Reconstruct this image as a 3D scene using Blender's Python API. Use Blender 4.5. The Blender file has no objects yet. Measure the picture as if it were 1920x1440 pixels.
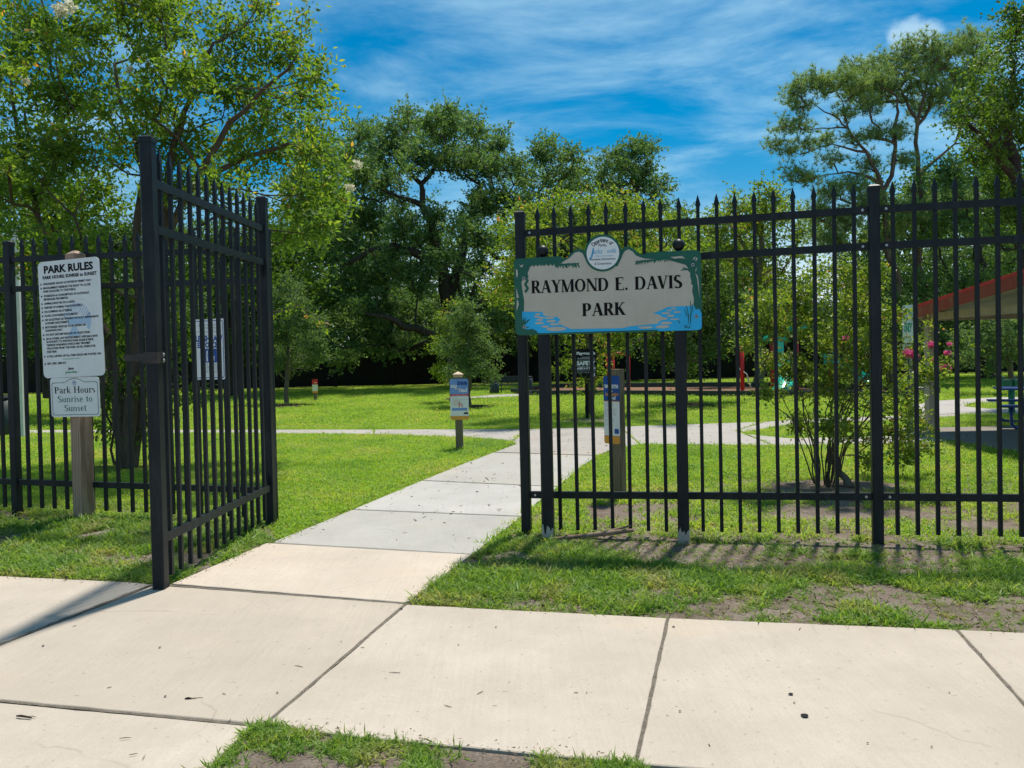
import bpy, bmesh, math, random
import numpy as np
from mathutils import Vector, Matrix, noise as mnoise
from mathutils.geometry import delaunay_2d_cdt
PI = math.pi
rnd = random.Random(7)
rng = np.random.default_rng(7)
scene = bpy.context.scene
C = scene.collection

# ------------------------------------------------------------------ camera
FPX, EYE, PITCH, ROLL, PPY = 1550.0, 1.36, 30/1550.0, 0.022, 692.0
cam_d = bpy.data.cameras.new('camera')
cam_d.sensor_width = 36.0
cam_d.lens = FPX/1920*36.0
cam_d.shift_y = (PPY-720)/1920
cam_d.clip_start = 0.05
cam_d.clip_end = 3000
cam = bpy.data.objects.new('camera', cam_d)
C.objects.link(cam)
CM = Matrix.Translation((0, 0, EYE)) @ Matrix.Rotation(PI/2-PITCH, 4, 'X') @ Matrix.Rotation(-ROLL, 4, 'Z')
cam.matrix_world = CM
scene.camera = cam

def ray(u, v):
    return (CM.to_3x3() @ Vector(((u-960)/FPX, -(v-PPY)/FPX, -1)))
def G(u, v, z=0.0):                       # point of the ground seen there
    d = ray(u, v); t = (z-EYE)/d.z
    return (d.x*t, d.y*t)
def P3(u, v, y):                          # point at distance y
    d = ray(u, v); t = y/d.y
    return Vector((d.x*t, y, EYE+d.z*t))

# ------------------------------------------------------------------ light
SUN_AZ = math.atan2(0.42, 0.90)           # clockwise from +Y (the sun is ahead, to the right)
SUN_EL = math.radians(67)
world = bpy.data.worlds.new('World'); scene.world = world
world.use_nodes = True
nt = world.node_tree; N = nt.nodes; L = nt.links
N.clear()
sky = N.new('ShaderNodeTexSky'); sky.sky_type = 'NISHITA'; sky.sun_disc = False
sky.sun_elevation = SUN_EL; sky.sun_rotation = SUN_AZ
sky.air_density = 1.0; sky.dust_density = 0.6; sky.ozone_density = 3.0
hsv = N.new('ShaderNodeHueSaturation'); hsv.inputs['Saturation'].default_value = 1.7; hsv.inputs['Value'].default_value = 0.76; hsv.inputs['Hue'].default_value = 0.488
L.new(sky.outputs[0], hsv.inputs['Color'])
tc = N.new('ShaderNodeTexCoord')
sep = N.new('ShaderNodeSeparateXYZ'); L.new(tc.outputs['Generated'], sep.inputs[0])
def M2(op, a, b=None, c=None):
    m = N.new('ShaderNodeMath'); m.operation = op
    for i, v in enumerate((a, b, c)):
        if v is None: continue
        if isinstance(v, (int, float)): m.inputs[i].default_value = v
        else: L.new(v, m.inputs[i])
    return m.outputs[0]
zc = M2('MAXIMUM', sep.outputs[2], 0.0)
den = M2('ADD', zc, 0.12)
cx_ = M2('DIVIDE', sep.outputs[0], den); cy_ = M2('DIVIDE', sep.outputs[1], den)
comb = N.new('ShaderNodeCombineXYZ'); L.new(cx_, comb.inputs[0]); L.new(cy_, comb.inputs[1])
mp = N.new('ShaderNodeMapping'); mp.inputs['Rotation'].default_value = (0, 0, math.radians(35))
mp.inputs['Scale'].default_value = (1.0, 1.55, 1); mp.inputs['Location'].default_value = (3.1, 1.2, 0)
L.new(comb.outputs[0], mp.inputs[0])
n1 = N.new('ShaderNodeTexNoise'); n1.inputs['Scale'].default_value = 1.35; n1.inputs['Detail'].default_value = 12
n1.inputs['Roughness'].default_value = 0.62; n1.inputs['Distortion'].default_value = 0.35
L.new(mp.outputs[0], n1.inputs['Vector'])
n2 = N.new('ShaderNodeTexNoise'); n2.inputs['Scale'].default_value = 0.45; n2.inputs['Detail'].default_value = 3
L.new(comb.outputs[0], n2.inputs['Vector'])
cl = M2('MULTIPLY', n1.outputs[0], M2('ADD', n2.outputs[0], 0.45))
mr = N.new('ShaderNodeMapRange'); mr.interpolation_type = 'SMOOTHSTEP'
L.new(cl, mr.inputs[0]); mr.inputs[1].default_value = 0.34; mr.inputs[2].default_value = 0.74
mr.inputs[3].default_value = 0.0; mr.inputs[4].default_value = 0.70
hz = N.new('ShaderNodeMapRange'); hz.interpolation_type = 'SMOOTHSTEP'      # hazy white low sky
L.new(zc, hz.inputs[0]); hz.inputs[1].default_value = 0.0; hz.inputs[2].default_value = 0.20
hz.inputs[3].default_value = 0.85; hz.inputs[4].default_value = 0.0
mx = N.new('ShaderNodeMix'); mx.data_type = 'RGBA'
L.new(mr.outputs[0], mx.inputs[0]); L.new(hsv.outputs[0], mx.inputs[6]); mx.inputs[7].default_value = (4.2, 6.5, 7.7, 1)
mx2 = N.new('ShaderNodeMix'); mx2.data_type = 'RGBA'
L.new(hz.outputs[0], mx2.inputs[0]); L.new(mx.outputs[2], mx2.inputs[6]); mx2.inputs[7].default_value = (7.4, 8.3, 9.2, 1)
cdir = ray(1712, 66).normalized()                                            # the one small cumulus above the pines
vdn = N.new('ShaderNodeVectorMath'); vdn.operation = 'DISTANCE'; nrmv = N.new('ShaderNodeVectorMath'); nrmv.operation = 'NORMALIZE'
L.new(tc.outputs['Generated'], nrmv.inputs[0]); vsc = N.new('ShaderNodeVectorMath'); vsc.operation = 'MULTIPLY'; vsc.inputs[1].default_value = (1, 1, 2.2)
L.new(nrmv.outputs[0], vsc.inputs[0]); L.new(vsc.outputs[0], vdn.inputs[0]); vdn.inputs[1].default_value = (cdir.x, cdir.y, cdir.z*2.2)
n3 = N.new('ShaderNodeTexNoise'); n3.inputs['Scale'].default_value = 22; n3.inputs['Detail'].default_value = 6; L.new(nrmv.outputs[0], n3.inputs['Vector'])
dd_ = M2('ADD', vdn.outputs['Value'], M2('MULTIPLY', M2('SUBTRACT', n3.outputs[0], 0.5), 0.11))
mc = N.new('ShaderNodeMapRange'); mc.interpolation_type = 'SMOOTHSTEP'; L.new(dd_, mc.inputs[0]); mc.inputs[1].default_value = 0.008; mc.inputs[2].default_value = 0.034; mc.inputs[3].default_value = 0.6; mc.inputs[4].default_value = 0.0
mx3 = N.new('ShaderNodeMix'); mx3.data_type = 'RGBA'; L.new(mc.outputs[0], mx3.inputs[0]); L.new(mx2.outputs[2], mx3.inputs[6]); mx3.inputs[7].default_value = (4.8, 6.6, 7.8, 1)
bg = N.new('ShaderNodeBackground'); bg.inputs[1].default_value = 0.10
L.new(mx3.outputs[2], bg.inputs[0])
wo = N.new('ShaderNodeOutputWorld'); L.new(bg.outputs[0], wo.inputs[0])
sun_d = bpy.data.lights.new('sun', 'SUN'); sun_d.energy = 4.3; sun_d.angle = math.radians(3.0); sun_d.color = (1.0, 0.95, 0.87)
sun = bpy.data.objects.new('sun', sun_d); C.objects.link(sun)
sd = Vector((math.sin(SUN_AZ)*math.cos(SUN_EL), math.cos(SUN_AZ)*math.cos(SUN_EL), math.sin(SUN_EL)))
sun.rotation_euler = sd.to_track_quat('Z', 'Y').to_euler(); sun.location = sd*60
vs = scene.view_settings
vs.view_transform = 'Standard'; vs.look = 'None'; vs.exposure = 0.4; vs.gamma = 1.0; vs.use_curve_mapping = False
scene.cycles.max_bounces = 8; scene.cycles.transparent_max_bounces = 8

# ------------------------------------------------------------------ materials
def nodes(m):
    m.use_nodes = True; t = m.node_tree; t.nodes.clear(); return t
def new(t, typ, **kw):
    n = t.nodes.new(typ)
    for k, v in kw.items():
        if k in n.inputs: n.inputs[k].default_value = v
        else: setattr(n, k, v)
    return n
def noise_ramp(t, scale, stops, vec=None, detail=5, rough=0.6, coord='Object', stretch=None):
    if vec is None:
        c = t.nodes.get('TCO') or t.nodes.new('ShaderNodeTexCoord'); c.name = 'TCO'
        vec = c.outputs[coord]
    if stretch:
        mpn = new(t, 'ShaderNodeMapping'); mpn.inputs['Scale'].default_value = stretch
        t.links.new(vec, mpn.inputs[0]); vec = mpn.outputs[0]
    n = new(t, 'ShaderNodeTexNoise', Scale=scale, Detail=detail, Roughness=rough)
    t.links.new(vec, n.inputs['Vector'])
    r = new(t, 'ShaderNodeValToRGB')
    while len(r.color_ramp.elements) < len(stops): r.color_ramp.elements.new(0.5)
    for e, (p, c) in zip(r.color_ramp.elements, stops):
        e.position = p; e.color = (*c, 1) if len(c) == 3 else c
    t.links.new(n.outputs[0], r.inputs[0])
    return r.outputs[0], n.outputs[0], vec
def mixc(t, fac, a, b, mode='MIX'):
    m = new(t, 'ShaderNodeMix'); m.data_type = 'RGBA'; m.blend_type = mode
    for i, v in ((0, fac), (6, a), (7, b)):
        if isinstance(v, (int, float)): m.inputs[i].default_value = v
        elif isinstance(v, tuple): m.inputs[i].default_value = (*v, 1)[:4]
        else: t.links.new(v, m.inputs[i])
    return m.outputs[2]
def finish(t, col, rough=0.6, spec=0.4, bump=None, bstr=0.3, bdist=0.01, metal=0.0):
    p = new(t, 'ShaderNodeBsdfPrincipled', Roughness=rough, Metallic=metal)
    p.inputs['Specular IOR Level'].default_value = spec
    if isinstance(col, tuple): p.inputs['Base Color'].default_value = (*col, 1)
    else: t.links.new(col, p.inputs['Base Color'])
    if bump is not None:
        b = new(t, 'ShaderNodeBump', Strength=bstr, Distance=bdist)
        t.links.new(bump, b.inputs['Height']); t.links.new(b.outputs[0], p.inputs['Normal'])
    o = new(t, 'ShaderNodeOutputMaterial'); t.links.new(p.outputs[0], o.inputs[0])
    return p
def paint(name, col, rough=0.45, spec=0.4, var=0.15, scale=8, metal=0.0, bstr=0.05):
    m = bpy.data.materials.new(name); t = nodes(m)
    lo = tuple(c*(1-var) for c in col); hi = tuple(min(1, c*(1+var)) for c in col)
    c, n, _ = noise_ramp(t, scale, [(0.3, lo), (0.7, hi)])
    finish(t, c, rough, spec, n, bstr, 0.002, metal)
    return m
MAT = {}
def black_metal():
    m = bpy.data.materials.new('black_powder_coat'); t = nodes(m)
    c, n, v = noise_ramp(t, 5, [(0.3, (0.006, 0.010, 0.012)), (0.7, (0.011, 0.017, 0.020))])
    s, _, _ = noise_ramp(t, 46, [(0.70, (0, 0, 0)), (0.76, (1, 1, 1))], vec=v, detail=3)      # tiny chips
    g, _, _ = noise_ramp(t, 3.0, [(0.48, (0, 0, 0)), (0.72, (0.5, 0.5, 0.5))], vec=v, detail=6, stretch=(6, 6, 1)) # streaks of dust
    c = mixc(t, s, c, (0.06, 0.066, 0.07)); c = mixc(t, g, c, (0.034, 0.038, 0.043))
    finish(t, c, 0.46, 0.25, n, 0.08, 0.002)
    return m
MAT['black'] = black_metal()
MAT['bolt'] = paint('galvanised_bolt', (0.35, 0.36, 0.37), 0.4, 0.5, metal=0.7)
MAT['latch'] = paint('rusty_dark_steel', (0.035, 0.029, 0.027), 0.5, 0.4, 0.35, 20)
MAT['white_board'] = paint('white_sign_sheet', (0.78, 0.79, 0.78), 0.35, 0.4, 0.05, 6)
MAT['beige_board'] = None
MAT['ink'] = paint('black_ink', (0.008, 0.008, 0.009), 0.6, 0.12)
MAT['green_ink'] = paint('dark_green_ink', (0.01, 0.085, 0.06), 0.4)
MAT['board_green'] = paint('sign_green', (0.004, 0.105, 0.066), 0.35, 0.4, 0.1)
MAT['board_blue'] = paint('sign_blue', (0.012, 0.43, 0.80), 0.35, 0.4, 0.08)
MAT['text_green'] = paint('text_green', (0.02, 0.13, 0.095), 0.4)
MAT['jax_green'] = paint('light_green_ink', (0.05, 0.33, 0.18), 0.4)
MAT['pale_blue'] = paint('faded_blue_print', (0.42, 0.58, 0.76), 0.4, var=0.06)
MAT['pale_grey'] = paint('faded_grey_print', (0.55, 0.62, 0.68), 0.4, var=0.04)
MAT['navy'] = paint('navy_print', (0.010, 0.075, 0.32), 0.4)
MAT['blue_text'] = paint('azure_print', (0.02, 0.35, 0.62), 0.4)
MAT['periwinkle'] = paint('periwinkle_print', (0.16, 0.30, 0.66), 0.4)
MAT['orange'] = paint('orange_print', (0.75, 0.33, 0.04), 0.4)
MAT['red_print'] = paint('red_print', (0.62, 0.03, 0.03), 0.4)
MAT['peach'] = paint('peach_print', (0.82, 0.55, 0.42), 0.4)
MAT['white_ink'] = paint('white_print', (0.78, 0.79, 0.80), 0.4, var=0.03)
MAT['grey_ink'] = paint('grey_print', (0.30, 0.32, 0.34), 0.4)
MAT['black_board'] = paint('black_board', (0.010, 0.010, 0.012), 0.7, 0.15)
MAT['sage'] = paint('white_green_board', (0.66, 0.71, 0.68), 0.4)
MAT['white_paint'] = paint('white_paint', (0.62, 0.63, 0.60), 0.5, var=0.12, scale=3)
MAT['galv'] = paint('galvanised_post', (0.20, 0.22, 0.24), 0.4, metal=0.5)
MAT['red_steel'] = paint('red_steel', (0.55, 0.012, 0.012), 0.35, 0.5, 0.1)
MAT['green_plastic'] = paint('green_plastic', (0.0, 0.38, 0.22), 0.35, 0.5, 0.1)
MAT['teal_plastic'] = paint('teal_plastic', (0.02, 0.50, 0.38), 0.35, 0.5, 0.1)
MAT['blue_steel'] = paint('blue_steel', (0.012, 0.05, 0.24), 0.4, 0.5, 0.15)
MAT['dark_bench'] = paint('dark_bench', (0.02, 0.035, 0.035), 0.5)
MAT['tan_paint'] = paint('tan_painted_wood', (0.40, 0.33, 0.26), 0.6, 0.3, 0.14, 5)
MAT['soffit'] = paint('soffit_boards', (0.42, 0.39, 0.34), 0.7, 0.2, 0.1, 3)
MAT['green_steel'] = paint('green_steel', (0.01, 0.16, 0.08), 0.4)
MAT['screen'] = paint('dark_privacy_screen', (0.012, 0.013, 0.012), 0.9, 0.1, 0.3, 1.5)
def weathered_red():
    m = bpy.data.materials.new('weathered_red_fascia'); t = nodes(m)
    c, n, v = noise_ramp(t, 7, [(0.4, (0.30, 0.045, 0.032)), (0.62, (0.26, 0.075, 0.04)), (0.75, (0.36, 0.16, 0.08))], detail=8, stretch=(1, 1, .25))
    finish(t, c, 0.6, 0.3, n, 0.2, 0.004); return m
MAT['fascia'] = weathered_red()
MAT['roof_red'] = paint('red_metal_roof', (0.46, 0.04, 0.045), 0.35, 0.5, 0.12, 4)
def beige():
    m = bpy.data.materials.new('weathered_beige_board'); t = nodes(m)
    c, n, v = noise_ramp(t, 4, [(0.3, (0.49, 0.44, 0.355)), (0.7, (0.57, 0.52, 0.43))], detail=8)
    s, _, _ = noise_ramp(t, 5, [(0.55, (0, 0, 0)), (0.8, (0.45, 0.45, 0.45))], vec=v, stretch=(7, 1, 0.7), detail=6)
    c = mixc(t, s, c, (0.68, 0.64, 0.55))
    g, _, _ = noise_ramp(t, 26, [(0.66, (0, 0, 0)), (0.70, (0.6, 0.6, 0.6))], vec=v, detail=2, stretch=(1, 1, 3))
    c = mixc(t, g, c, (0.62, 0.62, 0.61))
    finish(t, c, 0.4, 0.4, n, 0.05, 0.001); return m
MAT['beige_board'] = beige()
def wood(name, a, b, c_):
    m = bpy.data.materials.new(name); t = nodes(m)
    tcn = new(t, 'ShaderNodeTexCoord'); mpn = new(t, 'ShaderNodeMapping'); mpn.inputs['Scale'].default_value = (1, 1, 0.13)
    t.links.new(tcn.outputs['Object'], mpn.inputs[0])
    nz = new(t, 'ShaderNodeTexNoise', Scale=6.0, Detail=3.0); t.links.new(mpn.outputs[0], nz.inputs['Vector'])
    w = new(t, 'ShaderNodeTexWave', Scale=11.0, Distortion=9.0, Detail=3.0); w.wave_type = 'BANDS'; w.bands_direction = 'X'
    t.links.new(mpn.outputs[0], w.inputs['Vector'])
    r = new(t, 'ShaderNodeValToRGB'); r.color_ramp.elements.new(0.5)
    for e, (p, cc) in zip(r.color_ramp.elements, [(0.1, a), (0.55, b), (0.95, c_)]): e.position = p; e.color = (*cc, 1)
    t.links.new(w.outputs[0], r.inputs[0])
    c2 = mixc(t, nz.outputs[0], r.outputs[0], tuple(x*0.72 for x in b))
    finish(t, c2, 0.8, 0.2, w.outputs[0], 0.35, 0.003); return m
MAT['wood'] = wood('weathered_post_wood', (0.25, 0.155, 0.10), (0.44, 0.30, 0.21), (0.55, 0.41, 0.31))
MAT['wood_dark'] = wood('old_post_wood', (0.12, 0.095, 0.06), (0.22, 0.18, 0.12), (0.30, 0.25, 0.175))
MAT['cap_wood'] = paint('copper_post_cap', (0.52, 0.36, 0.23), 0.5, 0.4)
def concrete(name, base, stain, grid=0.0, dark=0.6):
    m = bpy.data.materials.new(name); t = nodes(m)
    g = new(t, 'ShaderNodeNewGeometry')
    v0 = g.outputs['Position']
    c, n, v = noise_ramp(t, 1.3, [(0.3, tuple(x*0.84 for x in base)), (0.7, tuple(min(1, x*1.05) for x in base))], vec=v0, detail=9, rough=0.65)
    f, nf, _ = noise_ramp(t, 160, [(0.32, (0.74, 0.72, 0.70)), (0.55, (1, 1, 1))], vec=v0, detail=4, rough=0.7)
    c = mixc(t, 0.6, c, f, 'MULTIPLY')
    sp, _, _ = noise_ramp(t, 38, [(0.26, (0.45, 0.43, 0.40)), (0.32, (1, 1, 1))], vec=v0, detail=2)       # pits and specks
    c = mixc(t, 0.75, c, sp, 'MULTIPLY')
    br, _, _ = noise_ramp(t, 70, [(0.35, (0.90, 0.90, 0.89)), (0.6, (1, 1, 1))], vec=v0, detail=3, stretch=(1.0, 0.045, 1))   # broom finish
    c = mixc(t, 0.5, c, br, 'MULTIPLY')
    oi = new(t, 'ShaderNodeObjectInfo'); rr_ = new(t, 'ShaderNodeValToRGB'); rr_.color_ramp.elements[0].color = (0.90, 0.89, 0.87, 1); rr_.color_ramp.elements[1].color = (1.03, 1.03, 1.04, 1); t.links.new(oi.outputs['Random'], rr_.inputs[0]); c = mixc(t, 1.0, c, rr_.outputs[0], 'MULTIPLY')
    s, _, _ = noise_ramp(t, 0.8, [(0.46, (0, 0, 0)), (0.66, (dark, dark, dark))], vec=v0, detail=12, rough=0.74)
    c = mixc(t, s, c, stain)
    r2, _, _ = noise_ramp(t, 0.42, [(0.56, (0, 0, 0)), (0.75, (0.5, 0.5, 0.5))], vec=v0, detail=4, stretch=(1, 1.7, 1))
    c = mixc(t, r2, c, (base[0]*0.98, base[1]*0.84, base[2]*0.66))
    vo = new(t, 'ShaderNodeTexVoronoi', Scale=0.55); vo.feature = 'DISTANCE_TO_EDGE'
    wn = new(t, 'ShaderNodeTexNoise', Scale=3.0, Detail=6.0); t.links.new(v0, wn.inputs['Vector'])
    wv = mixc(t, 0.22, v0, wn.outputs['Color'], 'ADD'); t.links.new(wv, vo.inputs['Vector'])
    ck = new(t, 'ShaderNodeMapRange'); t.links.new(vo.outputs[0], ck.inputs[0]); ck.inputs[1].default_value = 0.0; ck.inputs[2].default_value = 0.004; ck.inputs[3].default_value = 0.55; ck.inputs[4].default_value = 0.0
    km, _, _ = noise_ramp(t, 0.8, [(0.55, (0, 0, 0)), (0.62, (1, 1, 1))], vec=v0, detail=2)
    kk = mixc(t, 1.0, ck.outputs[0], km, 'MULTIPLY'); c = mixc(t, kk, c, tuple(x*0.45 for x in base))
    gr_, _, _ = noise_ramp(t, 6.0, [(0.60, (0, 0, 0)), (0.72, (0.35, 0.35, 0.35))], vec=v0, detail=8, rough=0.75); c = mixc(t, gr_, c, tuple(x*0.66 for x in base))
    finish(t, c, 0.85, 0.2, nf, 0.35, 0.003); return m
MAT['concrete'] = concrete('pale_broomed_concrete', (0.52, 0.45, 0.365), (0.40, 0.34, 0.27), dark=0.8)
MAT['concrete_apron'] = concrete('warm_concrete', (0.56, 0.48, 0.385), (0.48, 0.40, 0.31), dark=0.5)
MAT['concrete_grey'] = concrete('grey_path_concrete', (0.46, 0.44, 0.40), (0.38, 0.36, 0.32), dark=0.5)
MAT['concrete_far'] = concrete('bleached_path_concrete', (0.43, 0.40, 0.365), (0.36, 0.32, 0.28), dark=0.4)
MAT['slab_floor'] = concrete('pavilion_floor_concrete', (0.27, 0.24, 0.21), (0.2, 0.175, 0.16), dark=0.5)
def soil():
    m = bpy.data.materials.new('bare_soil'); t = nodes(m)
    g = new(t, 'ShaderNodeNewGeometry'); v0 = g.outputs['Position']
    c, n, _ = noise_ramp(t, 2.2, [(0.3, (0.12, 0.09, 0.07)), (0.52, (0.22, 0.18, 0.15)), (0.72, (0.33, 0.29, 0.25))], vec=v0, detail=10, rough=0.7)
    f, nf, _ = noise_ramp(t, 85, [(0.35, (0.45, 0.42, 0.38)), (0.5, (0.85, 0.83, 0.8)), (0.66, (1.35, 1.25, 1.1))], vec=v0, detail=5, rough=0.75)
    c = mixc(t, 0.8, c, f, 'MULTIPLY')
    finish(t, c, 0.95, 0.1, nf, 0.8, 0.012); return m
MAT['soil'] = soil()
def lawnm():
    m = bpy.data.materials.new('lawn_thatch'); t = nodes(m)
    g = new(t, 'ShaderNodeNewGeometry'); v0 = g.outputs['Position']
    c, n, _ = noise_ramp(t, 0.35, [(0.3, (0.17, 0.26, 0.024)), (0.55, (0.25, 0.34, 0.032)), (0.75, (0.33, 0.34, 0.06))], vec=v0, detail=8, rough=0.7)
    f, nf, _ = noise_ramp(t, 45, [(0.3, (0.35, 0.35, 0.3)), (0.62, (1.2, 1.2, 1.1))], vec=v0, detail=6, rough=0.8)
    c = mixc(t, 0.5, c, f, 'MULTIPLY')
    s, _, _ = noise_ramp(t, 0.8, [(0.60, (0, 0, 0)), (0.74, (0.55, 0.55, 0.55))], vec=v0, detail=8, rough=0.7)
    c = mixc(t, s, c, (0.16, 0.125, 0.07))
    finish(t, c, 0.95, 0.1, nf, 1.0, 0.04); return m
MAT['lawn'] = lawnm()
def mulch(name, a, b):
    m = bpy.data.materials.new(name); t = nodes(m)
    g = new(t, 'ShaderNodeNewGeometry'); v0 = g.outputs['Position']
    c, n, _ = noise_ramp(t, 30, [(0.3, a), (0.7, b)], vec=v0, detail=6, rough=0.8)
    finish(t, c, 0.95, 0.1, n, 1.0, 0.04); return m
MAT['mulch'] = mulch('dark_mulch', (0.035, 0.022, 0.015), (0.12, 0.08, 0.055))
MAT['mulch_red'] = mulch('playground_mulch', (0.14, 0.075, 0.045), (0.34, 0.20, 0.13))
MAT['grime'] = mulch('joint_grime', (0.18, 0.15, 0.115), (0.42, 0.36, 0.28))
def leafm(name, cols, trans=0.5, tcol=1.6, rough=0.55, spec=0.22, blue=0.45):
    m = bpy.data.materials.new(name); t = nodes(m)
    a = new(t, 'ShaderNodeAttribute'); a.attribute_name = 'v'
    r = new(t, 'ShaderNodeValToRGB')
    while len(r.color_ramp.elements) < len(cols): r.color_ramp.elements.new(0.5)
    for i, (e, c) in enumerate(zip(r.color_ramp.elements, cols)): e.position = c[0]; e.color = (*c[1], 1)
    t.links.new(a.outputs['Fac'], r.inputs[0])
    p = new(t, 'ShaderNodeBsdfPrincipled', Roughness=rough); p.inputs['Specular IOR Level'].default_value = spec
    t.links.new(r.outputs[0], p.inputs['Base Color'])
    tr = new(t, 'ShaderNodeBsdfTranslucent')
    tc2 = mixc(t, 1.0, r.outputs[0], (tcol*1.15, tcol*1.1, tcol*blue), 'MULTIPLY')
    t.links.new(tc2, tr.inputs[0])
    mxs = new(t, 'ShaderNodeMixShader'); mxs.inputs[0].default_value = trans
    t.links.new(p.outputs[0], mxs.inputs[1]); t.links.new(tr.outputs[0], mxs.inputs[2])
    o = new(t, 'ShaderNodeOutputMaterial'); t.links.new(mxs.outputs[0], o.inputs[0])
    return m
MAT['leaf_myrtle'] = leafm('crape_myrtle_leaf', [(0, (0.0576, 0.1139, 0.0237)), (0.6, (0.1068, 0.1874, 0.0277)), (0.93, (0.1971, 0.2543, 0.0395)), (0.97, (0.5749, 0.2677, 0.0593))], 0.5, 2.0)
MAT['leaf_oak'] = leafm('oak_leaf', [(0, (0.0606, 0.1253, 0.0476)), (0.6, (0.1037, 0.1902, 0.0692)), (1, (0.1838, 0.2594, 0.0974))], 0.42, 1.5, 0.6, 0.25)
MAT['leaf_wood'] = leafm('woodland_leaf', [(0, (0.032, 0.072, 0.0192)), (0.6, (0.0607, 0.12, 0.0287)), (1, (0.112, 0.192, 0.04))], 0.35, 1.5)
MAT['leaf_bright'] = leafm('bright_young_leaf', [(0, (0.075, 0.138, 0.0195)), (0.55, (0.1375, 0.2185, 0.0292)), (0.86, (0.2375, 0.2875, 0.0488)), (0.94, (0.4125, 0.161, 0.0975))], 0.5, 1.8)
MAT['leaf_sapling'] = leafm('grey_green_leaf', [(0, (0.0675, 0.1275, 0.0525)), (0.6, (0.1125, 0.1875, 0.075)), (1, (0.165, 0.2475, 0.105))], 0.42, 1.5, 0.6, 0.25)
MAT['leaf_shrub'] = leafm('shrub_leaf', [(0, (0.0805, 0.1449, 0.0258)), (0.55, (0.1449, 0.2254, 0.0322)), (0.9, (0.2737, 0.322, 0.0644)), (0.96, (0.483, 0.1771, 0.0644))], 0.45, 1.6, 0.45, 0.35)
MAT['leaf_right'] = leafm('glossy_green_leaf', [(0, (0.0346, 0.0798, 0.0141)), (0.6, (0.069, 0.1331, 0.0187)), (1, (0.1183, 0.1863, 0.0351))], 0.5, 1.7, 0.5, 0.3)
MAT['needle'] = leafm('pine_needle', [(0, (0.12, 0.204, 0.078)), (0.6, (0.204, 0.312, 0.12)), (1, (0.312, 0.36, 0.156))], 0.35, 1.5)
MAT['pink'] = leafm('pink_petal', [(0, (0.62, 0.06, 0.20)), (1, (0.85, 0.20, 0.42))], 0.4, 0.95, blue=1.2)
MAT['white_petal'] = leafm('white_petal', [(0, (0.6, 0.58, 0.45)), (1, (0.85, 0.85, 0.75))], 0.4, 1.0, blue=.9)
def bark(name, a, b):
    m = bpy.data.materials.new(name); t = nodes(m)
    c, n, _ = noise_ramp(t, 9, [(0.3, a), (0.7, b)], detail=9, rough=0.7, stretch=(1, 1, 0.3))
    finish(t, c, 0.9, 0.15, n, 0.8, 0.02); return m
MAT['bark_oak'] = bark('oak_bark', (0.022, 0.018, 0.015), (0.075, 0.062, 0.05))
MAT['bark_myrtle'] = bark('myrtle_bark', (0.055, 0.04, 0.03), (0.15, 0.115, 0.085))
MAT['bark_pine'] = bark('pine_bark', (0.07, 0.045, 0.035), (0.17, 0.12, 0.095))
MAT['bark_pale'] = bark('pale_bark', (0.10, 0.085, 0.065), (0.2, 0.17, 0.14))
MAT['dead_wood'] = bark('dead_wood', (0.12, 0.08, 0.055), (0.30, 0.22, 0.16))
def grassm(nm='grass_blade', stops=None):
    stops = stops or [(0.30, (0.19, 0.36, 0.045)), (0.5, (0.31, 0.48, 0.06)), (0.70, (0.43, 0.50, 0.11))]
    m = bpy.data.materials.new(nm); t = nodes(m)
    oi = new(t, 'ShaderNodeObjectInfo')
    a = new(t, 'ShaderNodeAttribute'); a.attribute_name = 'v'
    g = new(t, 'ShaderNodeNewGeometry')
    c1, _, _ = noise_ramp(t, 0.7 if nm == 'grass_blade' else 3.0, stops, vec=g.outputs['Position'], detail=5)
    r = new(t, 'ShaderNodeValToRGB'); r.color_ramp.elements.new(0.5); r.color_ramp.elements.new(0.9)
    for e, (p, cc) in zip(r.color_ramp.elements, [(0.1, (0.55, 0.62, 0.6)), (0.5, (1.0, 1.0, 1.0)), (0.80, (1.15, 1.08, 1.2)), (0.90, (1.6, 0.95, 2.6))]): e.position = p; e.color = (*cc, 1)
    sm = new(t, 'ShaderNodeMath'); sm.operation = 'MULTIPLY_ADD'
    t.links.new(oi.outputs['Random'], sm.inputs[0]); sm.inputs[1].default_value = 0.45
    hf = new(t, 'ShaderNodeMath'); hf.operation = 'MULTIPLY'; t.links.new(a.outputs['Fac'], hf.inputs[0]); hf.inputs[1].default_value = 0.55
    t.links.new(hf.outputs[0], sm.inputs[2]); t.links.new(sm.outputs[0], r.inputs[0])
    c = mixc(t, 1.0, c1, r.outputs[0], 'MULTIPLY')
    p = new(t, 'ShaderNodeBsdfPrincipled', Roughness=0.5); p.inputs['Specular IOR Level'].default_value = 0.25
    t.links.new(c, p.inputs['Base Color'])
    tr = new(t, 'ShaderNodeBsdfTranslucent'); t.links.new(mixc(t, 1.0, c, (1.5, 1.45, 0.6), 'MULTIPLY'), tr.inputs[0])
    mxs = new(t, 'ShaderNodeMixShader'); mxs.inputs[0].default_value = 0.45
    t.links.new(p.outputs[0], mxs.inputs[1]); t.links.new(tr.outputs[0], mxs.inputs[2])
    o = new(t, 'ShaderNodeOutputMaterial'); t.links.new(mxs.outputs[0], o.inputs[0])
    return m
MAT['grass'] = grassm()
MAT['grass_verge'] = grassm('verge_grass_blade', [(0.30, (0.13, 0.25, 0.035)), (0.5, (0.22, 0.35, 0.06)), (0.70, (0.36, 0.36, 0.13))])

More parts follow.
